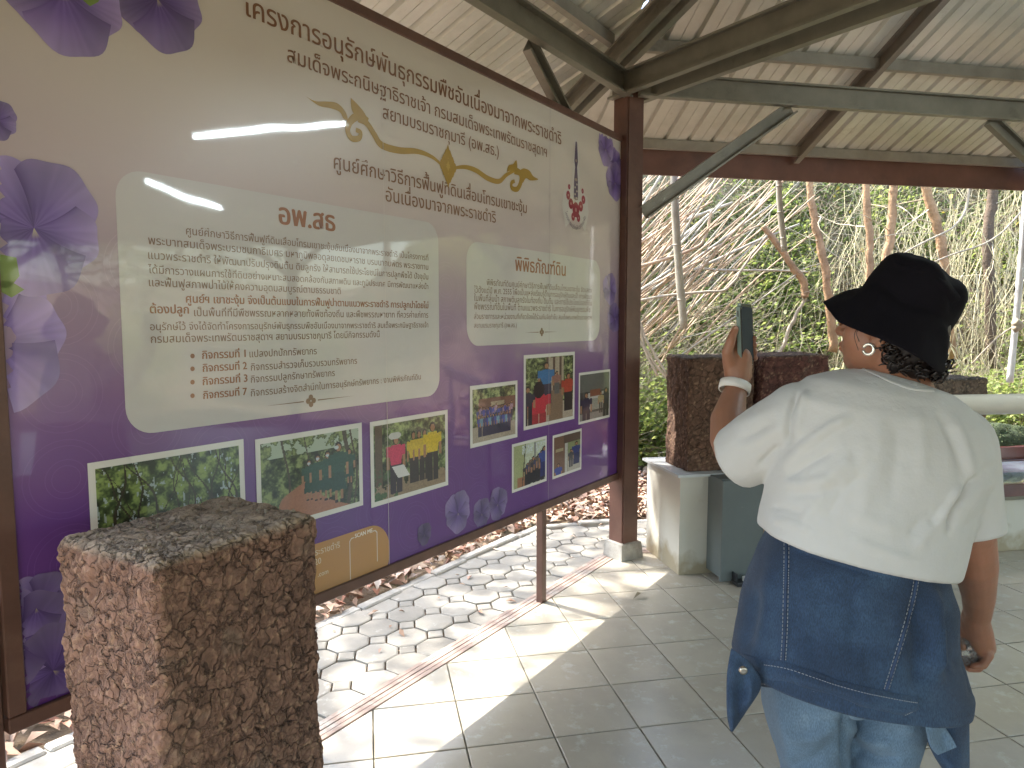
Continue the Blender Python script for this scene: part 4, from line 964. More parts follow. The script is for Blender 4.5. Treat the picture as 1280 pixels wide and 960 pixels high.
# two bamboo poles hanging from the eave
for pts, r, lab in (([(842, 205), (844, 262), (848, 330), (855, 411)], .031, 'longer grey bamboo pole hanging from the eave nearest the corner post'), ([(973, 205), (975, 260), (981, 314)], .024, 'shorter grey bamboo pole hanging from the eave above the broken branch')):
    e = empty('hanging_bamboo_pole', W(*pts[0], 5.95), 0, lab, 'bamboo pole', 'bamboo poles hanging behind the eave')
    px_tube('pole', pts, 5.95, (r, r * 1.05), M['culm_grey'], parent=e, wob=.001)
    for t in (.25, .55, .85):
        i = t * (len(pts) - 1); a = W(*pts[int(i)], 5.95).lerp(W(*pts[min(int(i) + 1, len(pts) - 1)], 5.95), i % 1) - e.location
        MB().tube([a - Vector((0, 0, .006)), a + Vector((0, 0, .006))], r * 1.14, 10).build('node_ring', M['culm_grey'], e, True)
def slim_tree(pts, Y, r, label, m='bark', nt=10, group='slim trunks in front of the bank'):
    base = W(*pts[-1], Y); e = empty('slim_tree', base, 0, label, 'tree', group)
    px_tube('trunk', pts, Y, r, M[m], parent=e, n=10, wob=.012)
    R = np.random.default_rng(int(pts[0][0])); top = W(*pts[0], Y) - e.location; S = np.array([top * t for t in R.uniform(.2, 1, nt)]); D = R.normal(size=(nt, 3)) + [0, 0, .3]
    twig_obj('limb', S, D, R.uniform(.3, .9, nt), .008, M['twig'], e, seg=5, bend=.9, R=R)
    q = np.array([top * 1.0]) + R.normal(size=(260, 3)) * [.5, .35, .3] + [0, 0, .35]; link_mesh('crown', fast_mesh('crown', *leaf_geo(q, .07, R=R)), M['leaf_cover'], e)
    return e
slim_tree([(1006, 150), (1012, 240), (1019, 280), (1028, 320), (1036, 372), (1042, 440)], 7.4, (.032, .045), 'thick tan trunk rising just left of the black hat')
slim_tree([(1082, 160), (1084, 240), (1087, 300), (1088, 345), (1090, 440)], 7.7, (.034, .04), 'straight orange-brown trunk directly above the black hat crown')
slim_tree([(1124, 170), (1117, 240), (1112, 300), (1104, 350), (1100, 450)], 7.9, (.04, .05), 'tan trunk just right of the orange-brown one above the hat')
slim_tree([(1150, 150), (1158, 235), (1172, 285), (1180, 330), (1190, 450)], 8.1, (.05, .05), 'crooked brown trunk with knotted bark half hidden in vines')
slim_tree([(1238, 150), (1240, 240), (1236, 300), (1240, 460)], 8.3, (.05, .06), 'grey-green trunk half hidden in vines toward the right end of the eave', 'bark_dark')
def branch(name, pts, Y, r, label, m='twig_grey', **k): return px_tube(name, pts, Y, r, M[m], label, 'branch', n=8, wob=.008, **k)
branch('broken_branch', [(954, 283), (972, 306), (990, 332), (1004, 352), (1007, 372)], 6.9, (.028, .04), 'broken tan branch end pointing up left below the shorter hanging pole', 'bark')
branch('fallen_branch', [(1008, 372), (992, 400), (975, 440), (956, 476)], 6.9, (.016, .022), 'pale forked branch slanting down left toward the soil block')
branch('fallen_branch', [(780, 380), (830, 370), (880, 365), (910, 360), (935, 325), (958, 294)], 6.7, (.014, .010), 'long pale bent branch lying behind the longer hanging pole')
branch('fallen_branch', [(780, 338), (825, 326), (862, 313), (880, 300), (890, 262)], 7.0, (.018, .012), 'curved tan branch above the long bent one at the corner post', 'culm')
branch('fallen_branch', [(880, 336), (910, 338), (965, 338), (1010, 340)], 7.2, (.012, .010), 'thin straight pale stick lying level across the green bank')
branch('fallen_branch', [(868, 338), (910, 318), (950, 300), (1000, 280)], 7.3, (.018, .010), 'dark grey stick rising to the right over the green bank', 'culm_grey')
for i, (a, b) in enumerate((((793, 386), (834, 470)), ((798, 400), (822, 470)), ((792, 410), (840, 480)))):
    branch('bleached_root', [a, ((a[0] + b[0]) / 2 - 4, (a[1] + b[1]) / 2), b], 6.6, (.014, .012), ('bleached root nearest the post sloping down to the soil block', 'middle of three bleached roots beside the corner post', 'lowest bleached root sloping past the corner post')[i])
branch('bare_branch', [(1212, 205), (1208, 260), (1190, 285), (1150, 305), (1110, 330)], 7.6, (.014, .008), 'grey bare branch sweeping down left through the vines', 'twig_grey')
branch('bare_branch', [(1280, 262), (1240, 300), (1180, 322), (1140, 345)], 7.5, (.010, .006), 'pale bare branch slanting through vines above the right shoulder', 'twig_grey')
branch('bare_branch', [(1290, 395), (1250, 420), (1215, 455)], 7.0, (.008, .006), 'thin bare branch low beside the pale pipe', 'twig_grey')
pp = empty('leaning_pipe', W(1262, 478, 6.3), 0, 'pale pipe leaning at the right edge behind the display blocks', 'pipe')
px_tube('pipe', [(1284, 225), (1277, 320), (1270, 400), (1262, 478)], 6.3, (.026, .028), M['pvc'], parent=pp, wob=0)
px_tube('tie_wire', [(1268, 402), (1275, 407), (1268, 411)], 6.26, (.035, .035), M['twig_grey'], parent=pp, wob=0, n=7)

# trees around the clearing
def tree(x, y, h, cr, label, n=5200, size=.11, m='leaf_green', dense=1.0, cz=.72, group='trees around the clearing', seed=1):
    z = float(hgt(x, y)); e = empty('broadleaf_tree', (x, y, z - .05), 0, label, 'tree', group); R = np.random.default_rng(seed)
    tr = [(0, 0, 0), (R.normal() * .1, R.normal() * .1, h * .3), (R.normal() * .25, R.normal() * .25, h * .62)]; MB().tube(spline(tr, 4), [h * .02 * (1 - .5 * i / 8) for i in range(9)], 9).build('trunk', M['bark_dark'], e, True)
    S = np.array([tr[2]] * 14) * R.uniform(.6, 1, (14, 1)); D = R.normal(size=(14, 3)) * [1, 1, .35] + [0, 0, .6]; o, C_ = twig_obj('limb', S, D, cr * 1.05, h * .009, M['bark_dark'], e, seg=5, bend=.5, sides=5, R=R)
    cl_ = np.concatenate([C_[:, 3], C_[:, 4], C_[:, 5]]); q = cl_[R.integers(0, len(cl_), n)] + R.normal(size=(n, 3)) * cr * .24 * dense
    link_mesh('crown', fast_mesh('crown', *leaf_geo(q, size, up=.4, R=R)), M[m], e); return e
tree(-5.2, 7.2, 8.2, 2.6, 'tall open tree beyond the board whose leaves dapple the path', 3400, .17, seed=3, dense=1.5)
tree(-9.0, 14.0, 8.8, 2.4, 'slender tree behind the board to the right of the tall one', 1800, .14, seed=4, dense=1.4)
ring = [(-9, 3, 7), (-8.5, -3, 8), (-3, -8.5, 7.5), (3, -10, 8), (8.5, -8, 7), (12.5, -3.5, 8), (13.8, 1.2, 7.5), (13.2, 5.8, 8), (10.5, 10.2, 7), (16.5, -1, 9), (17, 8, 9)]
wh = ['beyond the left end of the board', 'far left behind the camera side', 'behind the photographer on the left', 'behind the photographer', 'behind the right of the pavilion', 'right of the pavilion nearest the rear', 'straight to the right of the pavilion', 'right of the pavilion toward the bank', 'at the right shoulder of the bank', 'tallest at the far right', 'far right beyond the bank']
for i, (x, y, h) in enumerate(ring): tree(x, y, h * .6, 1.9, 'broad green tree ' + wh[i], 2200, .15, ('leaf_green', 'leaf_lime')[i % 2], 1.4, seed=20 + i)
for i, (x, y) in enumerate([(10.2, -2.6), (11, .8), (11.2, 3.6), (10.4, 6.6), (8.6, -5.5), (9.6, 8.6)]): shrub(x, y, 2.4, 1.9, M['leaf_lime' if i % 2 else 'leaf_green'], 'large shrub outside the right side of the pavilion, ' + ('second from the rear', 'third from the rear', 'third from the bank', 'second from the bank', 'nearest the rear', 'nearest the bank')[i], 2600, .11, 'large shrubs right of the pavilion')
# ------------------------------------------------------------ blocks of soil and the display tables
def soil_mat(name, cols, bsc=60, bd=.006):
    m = mat(name, (.2, .1, .06), .95, attr='Col', bump=(bsc, bd, 8)); return m
def crack_soil(m):
    nt = m.node_tree; N = nt.nodes; L = nt.links; b = N['Principled BSDF']; co = [n for n in N if n.type == 'TEX_COORD'][0].outputs['Object']
    w = N.new('ShaderNodeTexNoise'); w.inputs['Scale'].default_value = 26; w.inputs['Detail'].default_value = 5; L.new(co, w.inputs['Vector']); ma = N.new('ShaderNodeVectorMath'); ma.operation = 'MULTIPLY_ADD'; ma.inputs[1].default_value = (.07, .07, .07); L.new(w.outputs['Color'], ma.inputs[0]); L.new(co, ma.inputs[2])
    src = b.inputs['Base Color'].links[0].from_socket; nrm = b.inputs['Normal'].links[0].from_socket
    for sc, wd, dist, msc, dk in ((21, .055, .006, 5, .55), (52, .09, .0018, 8, .78)):
        v = N.new('ShaderNodeTexVoronoi'); v.feature = 'DISTANCE_TO_EDGE'; v.inputs['Scale'].default_value = sc; L.new(ma.outputs[0], v.inputs['Vector'])
        r = N.new('ShaderNodeMapRange'); r.inputs['From Min'].default_value = 0; r.inputs['From Max'].default_value = wd; L.new(v.outputs['Distance'], r.inputs['Value'])
        k = N.new('ShaderNodeTexNoise'); k.inputs['Scale'].default_value = msc; k.inputs['Detail'].default_value = 3; L.new(co, k.inputs['Vector']); kr = N.new('ShaderNodeMapRange'); kr.inputs['From Min'].default_value = .50; kr.inputs['From Max'].default_value = .72; L.new(k.outputs[0], kr.inputs['Value'])
        mx = N.new('ShaderNodeMath'); mx.operation = 'MAXIMUM'; L.new(r.outputs[0], mx.inputs[0]); L.new(kr.outputs[0], mx.inputs[1])
        bp_ = N.new('ShaderNodeBump'); bp_.inputs['Distance'].default_value = dist; L.new(mx.outputs[0], bp_.inputs['Height']); L.new(nrm, bp_.inputs['Normal']); nrm = bp_.outputs[0]
        rr = N.new('ShaderNodeMapRange'); rr.inputs['To Min'].default_value = dk; L.new(mx.outputs[0], rr.inputs['Value']); sc_ = N.new('ShaderNodeVectorMath'); sc_.operation = 'SCALE'; L.new(src, sc_.inputs[0]); L.new(rr.outputs[0], sc_.inputs['Scale']); src = sc_.outputs[0]
    L.new(nrm, b.inputs['Normal']); L.new(src, b.inputs['Base Color'])
M['soil_block'] = soil_mat('laterite_soil', None, 90, .0022); M['soil_dark'] = soil_mat('dark_laterite', None, 45, .006)
for _m in ('soil_block', 'soil_dark'): crack_soil(M[_m])
def soil_block(name, corners, z0, z1, res, tint, seed, m, top_tint=None, amp=1.0, parent=None):
    """corners: four ground points anticlockwise; displaced block with cracks"""
    Pq = [Vector((c[0], c[1], 0)) for c in corners]; cen = sum(Pq, Vector()) / 4
    nh = max(4, int((z1 - z0) / res)); V = []; Nn = []; K = []; Fc = []
    def grid(fn, nu_, nv_, nrm, kk):
        b = len(V)
        for j in range(nv_ + 1):
            for i in range(nu_ + 1): V.append(fn(i / nu_, j / nv_)); Nn.append(nrm); K.append(kk)
        for j in range(nv_):
            for i in range(nu_): q = b + j * (nu_ + 1) + i; Fc.append((q, q + 1, q + nu_ + 2, q + nu_ + 1))
    for s in range(4):
        a, c = Pq[s], Pq[(s + 1) % 4]; d = (c - a); n = Vector((d.y, -d.x, 0)).normalized(); 
        grid(lambda u, v, a=a, d=d: tuple(a + d * u + Vector((0, 0, z0 + (z1 - z0) * v))), max(4, int(d.length / res)), nh, tuple(n), s)
    la = (Pq[1] - Pq[0]).length; lb = (Pq[3] - Pq[0]).length
    grid(lambda u, v: tuple((Pq[0] * (1 - u) + Pq[1] * u) * (1 - v) + (Pq[3] * (1 - u) + Pq[2] * u) * v + Vector((0, 0, z1))), max(4, int(la / res)), max(4, int(lb / res)), (0, 0, 1), 4)
    V = np.array(V, float); Nn = np.array(Nn, float); K = np.array(K)
    # round the corners: pull toward an inner box
    half = np.array([la / 2, lb / 2])
    ex = (Pq[1] - Pq[0]).normalized(); ey = (Pq[3] - Pq[0]).normalized(); L = np.stack([(V - np.array(cen)) @ np.array(ex), (V - np.array(cen)) @ np.array(ey), V[:, 2] - z1], 1)
    r = .022; inner = np.stack([np.clip(L[:, 0], -half[0] + r, half[0] - r), np.clip(L[:, 1], -half[1] + r, half[1] - r), np.minimum(L[:, 2], -r)], 1); dv = L - inner; dl = np.linalg.norm(dv, axis=1); kx = np.where(dl > r, r / np.maximum(dl, 1e-6), 1)
    dvn = dv / np.maximum(dl, 1e-6)[:, None]; L2 = inner + dv * np.minimum(kx, 1)[:, None]
    V = np.array(cen) + L2[:, :1] * np.array(ex) + L2[:, 1:2] * np.array(ey); V[:, 2] = z1 + L2[:, 2]; D = dvn[:, :1] * np.array(ex) + dvn[:, 1:2] * np.array(ey); D[:, 2] = dvn[:, 2]
    S = seed * 7.7; warp = np.stack([fbm(V * 9 + S, 3, seed + 1), fbm(V * 9 + S + 9, 3, seed + 2), fbm(V * 9 + S + 19, 3, seed + 3)], 1) * .035
    big = fbm(V * 4 + S, 2, seed); mid = fbm(V * 22 + S, 4, seed + 4, .6); fine = fbm(V * np.array([110, 110, 80]) + S, 3, seed + 6, .65)
    f1, f2 = worley((V + warp * .8) * [15, 15, 14] + S, seed); cr = np.clip(1 - (f2 - f1) / .085, 0, 1) ** 1.3 * np.clip(fbm(V * 6 + 3 + S, 2, seed + 8) * 3 + .9, 0, 1)
    g1, g2 = worley((V + warp * .7) * [42, 42, 34] + S, seed + 20); cr2 = np.clip(1 - (g2 - g1) / .16, 0, 1) * np.clip(fbm(V * 9 + S, 2, seed + 9) * 3 + .3, 0, 1)
    granular = ((K % 2) == 1)[:]            # alternate faces: crumbly / cracked
    crum = np.where(K == 4, 1.0, np.where(K == CRUM, 1.45, 1.0))
    crk = np.where(K == CRUM, .45, 1.0) * np.where(K == 4, .6, 1)
    disp = big * .006 + mid * .0040 * crum + fine * .0017 * crum - cr * .0055 * crk - cr2 * .0032
    V = V + D * (disp * amp)[:, None]
    c = np.array(tint)[None] * (1 + .16 * mid[:, None] + .10 * big[:, None])
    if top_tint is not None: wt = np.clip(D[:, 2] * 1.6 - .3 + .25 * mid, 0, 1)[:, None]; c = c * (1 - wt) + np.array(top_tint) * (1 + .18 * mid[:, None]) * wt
    sp = np.clip((fine - .45) * 2.5, 0, 1)[:, None]; c = c * (1 - sp * .5) + np.array([.36, .24, .15]) * sp * .5
    grey = np.clip((fbm(V * 13 + S + 50, 3, seed + 30) - .6) * 3, 0, 1)[:, None] * .3; c = c * (1 - grey) + np.array([.15, .13, .10]) * grey
    c = c * (1 - .30 * (cr * crk)[:, None]) * (1 + .18 * fine[:, None])
    me = fast_mesh('soil_body', V, np.array(Fc), True); colorize(me, np.clip(c, 0, 1)); return link_mesh(name, me, m, parent)
CRUM = 9
def plane_pt(x, y, z): r = ray(x, y); t = (z - H) / r.z; return Vector((r.x * t, r.y * t, z))
# the near block: its top measured on a level 1.01 m above the floor
zt = H - .47; fA_ = plane_pt(193, 706, zt); rA_ = plane_pt(387, 645, zt); lA_ = plane_pt(64, 682, zt)
e1 = (rA_ - fA_); e2 = (lA_ - fA_); e2 = (e2 - e1 * e2.dot(e1) / e1.length_squared); e2 = e2.normalized() * (lA_ - fA_).length * 1.14; e1 = e1 * 1.08
CRUM = 3
nb = empty('soil_monolith', (fA_.x, fA_.y, 0), 0, 'large cracked reddish brown soil block in the left foreground before the board', 'soil block')
cn = [fA_, fA_ + e1, fA_ + e1 + e2, fA_ + e2]
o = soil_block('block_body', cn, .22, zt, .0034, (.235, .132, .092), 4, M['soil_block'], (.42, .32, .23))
o.parent = nb; o.matrix_parent_inverse = Matrix.Translation((-fA_.x, -fA_.y, 0))
# loose crumbs on its top
R = np.random.default_rng(9); mbp = MB()
for i in range(70):
    u, v = R.uniform(.05, .95, 2); p = fA_ + e1 * u + e2 * v; s = R.uniform(.002, .006); a = [Vector(q) * s * R.uniform(.7, 1.3) for q in ((1, 0, 0), (0, 1, 0), (-1, 0, 0), (0, -1, 0), (0, 0, 1), (0, 0, -1))]
    mbp.add([p + q + Vector((0, 0, .004)) for q in a], [(0, 1, 4), (1, 2, 4), (2, 3, 4), (3, 0, 4), (1, 0, 5), (2, 1, 5), (3, 2, 5), (0, 3, 5)])
o = tag(mbp.build('loose_crumbs', mat('pale_crumbs', (.30, .24, .17), .9), None), kind='stuff'); o.parent = nb; o.matrix_parent_inverse = Matrix.Translation((-fA_.x, -fA_.y, 0))
def pedestal(c0, ex, ey, w, d, h, label, m='white_paint', topm='laminate', over=.02, group='white pedestals'):
    """c0 front corner on the floor, ex/ey unit directions"""
    e = empty('display_pedestal', c0, 0, label, 'pedestal', group)
    def q(u, v, z): return ex * u + ey * v + Vector((0, 0, z))
    m_ = MB(); me_ = Matrix(((ex.x, ey.x, 0, 0), (ex.y, ey.y, 0, 0), (0, 0, 1, 0), (0, 0, 0, 1)))
    m_.box((0, 0, .001), (w, .014, h - .016), me_).build('side_panel', M[m], e); MB().box((0, .0145, .001), (.014, d, h - .016), me_).build('side_panel', M[m], e)
    MB().box((w - .014, .0145, .001), (w, d, h - .016), me_).build('side_panel', M[m], e); MB().box((.0145, d - .014, .001), (w - .0145, d, h - .016), me_).build('side_panel', M[m], e)
    MB().box((-over, -over, h - .0155), (w + over, d + over, h), me_).build('top_board', M[topm], e); return e
M['stained_white'] = mat('damp_stained_white', (.53, .515, .455), .55, noise=(2, .05), bump=(30, .001), stains=[(5, (.42, .38, .29), .58, .85)])
def _low(m):   # brown damp band near the floor
    nt = m.node_tree; N = nt.nodes; L = nt.links; b = N['Principled BSDF']; src = b.inputs['Base Color'].links[0].from_socket
    co = [n for n in N if n.type == 'TEX_COORD'][0].outputs['Object']; sx = N.new('ShaderNodeSeparateXYZ'); L.new(co, sx.inputs[0]); t = N.new('ShaderNodeTexNoise'); t.inputs['Scale'].default_value = 9; t.inputs['Detail'].default_value = 8; L.new(co, t.inputs['Vector'])
    ad = N.new('ShaderNodeMath'); ad.operation = 'MULTIPLY_ADD'; ad.inputs[1].default_value = .34; L.new(t.outputs[0], ad.inputs[0]); mu = N.new('ShaderNodeMath'); mu.operation = 'MULTIPLY'; mu.inputs[1].default_value = -1; L.new(sx.outputs['Z'], mu.inputs[0]); L.new(mu.outputs[0], ad.inputs[2])
    mr = N.new('ShaderNodeMapRange'); mr.inputs['From Min'].default_value = .03; mr.inputs['From Max'].default_value = .13; mr.inputs['To Max'].default_value = .85; L.new(ad.outputs[0], mr.inputs['Value'])
    x = N.new('ShaderNodeMix'); x.data_type = 'RGBA'; L.new(mr.outputs[0], x.inputs[0]); L.new(src, x.inputs[6]); x.inputs[7].default_value = (.30, .245, .15, 1); L.new(x.outputs[2], b.inputs['Base Color'])
_low(M['stained_white'])
ux = e1.normalized(); uy = e2.normalized()
pedestal(Vector((fA_.x, fA_.y, 0)) - ux * .05 - uy * .05, ux, uy, e1.length + .1, e2.length + .1, .22, 'white pedestal under the near soil block in the left foreground', 'stained_white')
# pedestal and block beside the corner post
pc = Vector((.975, 4.105, 0)); pedestal(pc, EA, EB, .50, .50, .60, 'damp stained white pedestal with pale laminate top beside the corner post', 'stained_white', over=.025)
CRUM = 3
def block_at(fx, fy, Yf, w, d, z0, ztop, tint, seed, label, rot=None, ttint=None, m='soil_block', res=.009):
    f = W(fx, fy, Yf); f.z = 0; ex, ey = (EA, EB) if rot is None else ((EA * math.cos(rot) + EB * math.sin(rot)), (EB * math.cos(rot) - EA * math.sin(rot)))
    e = empty('soil_monolith', f, 0, label, 'soil block', 'soil blocks on the display tables'); o = soil_block('block_body', [f, f + ex * w, f + ex * w + ey * d, f + ey * d], z0, ztop, res, tint, seed, M[m], ttint)
    o.parent = e; o.matrix_parent_inverse = Matrix.Translation((-f.x, -f.y, 0)); return e
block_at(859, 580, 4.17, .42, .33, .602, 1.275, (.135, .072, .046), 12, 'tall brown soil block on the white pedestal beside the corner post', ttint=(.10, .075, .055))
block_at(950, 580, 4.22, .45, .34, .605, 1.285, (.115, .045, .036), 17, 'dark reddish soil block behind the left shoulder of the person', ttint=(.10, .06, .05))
block_at(1150, 540, 4.75, .52, .34, .62, 1.10, (.16, .11, .08), 23, 'grey-brown soil block with dark top behind the curved cream panel', ttint=(.05, .045, .04))  # top face tinted darker than the sides
# grey cabinet panel and the table behind the person
def obox(name, c0, a, b, m, parent, ex=EA, ey=EB, bev=.003):
    mm = Matrix(((ex.x, ey.x, 0, c0.x - parent.location.x), (ex.y, ey.y, 0, c0.y - parent.location.y), (0, 0, 1, c0.z - parent.location.z), (0, 0, 0, 1)))
    q = MB(); q.box(a, b, mm); me = q.mesh(name)
    if bev: b_ = bmesh.new(); b_.from_mesh(me); bmesh.ops.bevel(b_, geom=b_.edges[:], offset=bev, segments=1, affect='EDGES'); b_.to_mesh(me); b_.free()
    return link_mesh(name, me, M[m], parent)
gc = Vector((1.178, 3.96, 0)); cab = empty('slate_cabinet', gc, 0, 'dark slate cabinet standing right of the stained white pedestal', 'cabinet')
obox('door_panel', gc, (0, 0, .012), (.258, .02, .592), 'slate', cab); obox('cabinet_body', gc, (.004, .021, .03), (.26, .30, .596), 'slate', cab); obox('edge_strip', gc, (.2605, -.004, .0), (.285, .06, .60), 'wood_strip', cab)
obox('floor_bracket', gc, (.065, -.075, .004), (.235, -.001, .026), 'black', cab); obox('floor_bracket', gc, (.068, -.05, .0265), (.08, -.001, .07), 'black', cab); obox('bracket_block', gc, (.11, -.085, .027), (.165, -.04, .055), 'pvc', cab)
tb = empty('display_table', gc + EA * .34, 0, 'dark wooden display table behind the person carrying the reddish soil block', 'table'); t0 = gc + EA * .34
obox('table_top', t0, (-.03, -.02, .565), (.95, .5, .603), 'redwood', tb)
for u, v in ((0, 0), (.87, 0), (0, .42), (.87, .42)): obox('leg', t0, (u, v, 0), (u + .05, v + .05, .564), 'redwood', tb)
obox('apron', t0, (.052, .008, .49), (.868, .03, .564), 'redwood', tb); obox('lower_shelf', t0, (.052, .05, .17), (.868, .41, .19), 'redwood', tb)
# glass topped case on a white plinth at the right
pz = Vector((2.45, 4.40, 0)); gcase = empty('glass_display_case', pz, 0, 'red-brown framed glass topped display case on a white plinth at the right edge', 'display case')
obox('plinth', pz, (0, 0, 0), (2.6, .62, .335), 'stained_white', gcase); obox('plinth_band', pz, (.01, -.004, .3355), (2.59, .6, .37), 'steel', gcase)
for nm, a, b in (('frame_rail', (-.03, -.05, .3705), (2.63, -.012, .452)), ('frame_rail', (-.03, .62, .3705), (2.63, .66, .455)), ('frame_rail', (-.03, -.0115, .3705), (.01, .6195, .45)), ('frame_rail', (2.59, -.0115, .3705), (2.63, .6195, .45))): obox(nm, pz, a, b, 'redwood', gcase)
q = MB(); gq = lambda u, v, z: EA * u + EB * v + Vector((0, 0, z)); q.add([gq(.012, -.01, .436), (gq(2.588, -.01, .436)), gq(2.588, .618, .446), gq(.012, .618, .446), gq(.012, -.01, .430), (gq(2.588, -.01, .430)), gq(2.588, .618, .440), gq(.012, .618, .440)], [(0, 1, 2, 3), (7, 6, 5, 4), (0, 4, 5, 1), (1, 5, 6, 2), (2, 6, 7, 3), (3, 7, 4, 0)]); q.build('glass_top', M['glass_case'], gcase)
obox('back_ledge', pz, (-.03, .6605, 0), (2.63, 1.15, .545), 'redwood', gcase)
# mossy mound
R = np.random.default_rng(3); mp = pz + EA * 1.25 + EB * .90; mo = empty('mossy_mound', mp + Vector((0, 0, .545)), 0, 'low dark green mossy mound on the ledge below the curved cream panel', 'moss mound')
gu, gv = np.meshgrid(np.linspace(-1, 1, 60), np.linspace(-1, 1, 30)); rr_ = np.sqrt(gu ** 2 + gv ** 2); hz = np.clip(1 - rr_ ** 2, 0, 1) ** .6 * .13 * (1 + .5 * fbm(np.stack([gu.ravel() * 3, gv.ravel() * 3, gu.ravel() * 0], 1), 4, 3).reshape(gu.shape))
Vm = np.stack([gu * .75, gv * .20, hz], -1).reshape(-1, 3); Vm = np.stack([Vm[:, 0] * EA.x + Vm[:, 1] * EB.x, Vm[:, 0] * EA.y + Vm[:, 1] * EB.y, Vm[:, 2]], 1); idx = np.arange(gu.size).reshape(gu.shape)
link_mesh('mound', fast_mesh('mound', Vm, np.stack([idx[:-1, :-1].ravel(), idx[:-1, 1:].ravel(), idx[1:, 1:].ravel(), idx[1:, :-1].ravel()], 1), True), M['moss'], mo)
tag(leaf_obj('moss_tufts', Vm[RNG.choice(len(Vm), 2600)] + RNG.normal(size=(2600, 3)) * .004, .014, mat('moss_tuft', (.08, .12, .04), .8, island=[(.05, .07, .025), (.10, .13, .05), (.07, .09, .03)]), mo, up=.8), kind='stuff')
# curved cream panel on two uprights
cp0 = W(1160, 503, 3.9); cp = empty('curved_panel_stand', Vector((cp0.x - .55, cp0.y, 0)), 0, 'long curved cream panel spanning level above the display case at the right edge', 'panel')
L0 = Vector((0, 0, cp0.z)); ring = []
for u in np.linspace(-.25, 2.3, 24):
    rg = []
    for k in range(15):
        a = rad(-105 + 120 * k / 14) + math.pi; rg.append(EA * u + EB * (.10 * math.cos(a) + .06) + Vector((0, 0, cp0.z + .008 - .012 * (u / 2.3) + .098 * math.sin(a + math.pi * 0 ) * -1 - .0)) * 1)
    ring.append(rg)
sh = MB().rings(ring, closed=False, caps=False).build('curved_sheet', M['cream_sheet'], cp, True); sd = sh.modifiers.new('s', 'SOLIDIFY'); sd.thickness = .006
for u in (-.1, 2.15): obox('upright', cp.location + EA * u, (-.015, .02, 0), (.015, .05, cp0.z + .03), 'pvc', cp)
# ------------------------------------------------------------ the person
from mathutils.bvhtree import BVHTree
M['skin'] = mat('skin', (.31, .15, .092), .48, noise=(14, .07), bump=(160, .0005), sss=.12, stains=[(9, (.38, .17, .11), .5, .75)])
M['shirt'] = mat('white_cotton', (.55, .56, .555), .9, noise=(3, .03), bump=(90, .0009, 6), sheen=.15)
M['denim'] = mat('dark_denim', (.022, .050, .105), .8, noise=(5, .3), sheen=.08, stains=[(5, (.05, .10, .175), .48, .72)])
M['denim_light'] = mat('washed_denim', (.12, .19, .27), .8, noise=(4, .2), sheen=.1, stains=[(5, (.20, .29, .37), .48, .7)])
M['denim_seam'] = mat('denim_seam', (.026, .050, .105), .8, noise=(60, .35))
M['stitch'] = mat('pale_stitching', (.34, .36, .38), .8)
M['hat'] = mat('black_cloth_hat', (.0045, .004, .007), .9, spec=.15, bump=(260, .0006, 3), noise=(9, .2))
M['hair'] = mat('dark_curly_hair', (.014, .009, .008), .42, noise=(20, .3))
def twill(m, sc, dist, amt):
    nt = m.node_tree; N = nt.nodes; L = nt.links; b = N['Principled BSDF']; co = [n for n in N if n.type == 'TEX_COORD'][0].outputs['Object']
    w = N.new('ShaderNodeTexWave'); w.inputs['Scale'].default_value = sc * 3; w.bands_direction = 'DIAGONAL'; w.inputs['Distortion'].default_value = .6; w.inputs['Detail'].default_value = 2; L.new(co, w.inputs['Vector'])
    bp_ = N.new('ShaderNodeBump'); bp_.inputs['Distance'].default_value = dist; L.new(w.outputs[1], bp_.inputs['Height']); L.new(bp_.outputs[0], b.inputs['Normal'])
    t = N.new('ShaderNodeTexNoise'); t.inputs['Scale'].default_value = 620; t.inputs['Detail'].default_value = 3; mp = N.new('ShaderNodeMapping'); mp.inputs['Scale'].default_value = (1, 1, .25); L.new(co, mp.inputs[0]); L.new(mp.outputs[0], t.inputs['Vector'])
    src = b.inputs['Base Color'].links[0].from_socket; mr = N.new('ShaderNodeMapRange'); mr.inputs['From Min'].default_value = .35; mr.inputs['From Max'].default_value = .65; mr.inputs['To Min'].default_value = 1 - amt; mr.inputs['To Max'].default_value = 1 + amt; L.new(t.outputs[0], mr.inputs['Value'])
    v = N.new('ShaderNodeVectorMath'); v.operation = 'SCALE'; L.new(src, v.inputs[0]); L.new(mr.outputs[0], v.inputs['Scale']); L.new(v.outputs[0], b.inputs['Base Color'])
twill(M['denim'], 160, .0004, .3); twill(M['denim_light'], 160, .0003, .2)
PY = 1.52; root = empty('person', (W(1085, 900, PY).x, PY, 0), 0, 'person from behind in black bucket hat and white T-shirt, denim jacket tied round the waist', 'person')
RP = root.location.copy()
def cap(mb, a, b, ra, rb, n=16, sy=1.0):
    """closed tapered capsule"""
    a = Vector(a); b = Vector(b); d = b - a; L = d.length; d = d / L if L > 1e-6 else Vector((0, 0, 1)); up = Vector((0, 1, 0)) if abs(d.y) < .9 else Vector((1, 0, 0)); x = (up - d * up.dot(d)).normalized(); y = d.cross(x)
    R_ = []
    for k in range(1, 6): t = math.pi / 2 * k / 6; R_.append((a - d * ra * math.cos(t), ra * math.sin(t)))
    R_.append((a, ra)); 
    for k in range(1, 4): R_.append((a.lerp(b, k / 4), ra + (rb - ra) * k / 4))
    R_.append((b, rb))
    for k in range(1, 6): t = math.pi / 2 * k / 6; R_.append((b + d * rb * math.sin(t), rb * math.cos(t)))
    mb.rings([[c + (x * math.cos(2 * math.pi * i / n) * sy + y * math.sin(2 * math.pi * i / n)) * r for i in range(n)] for c, r in R_])
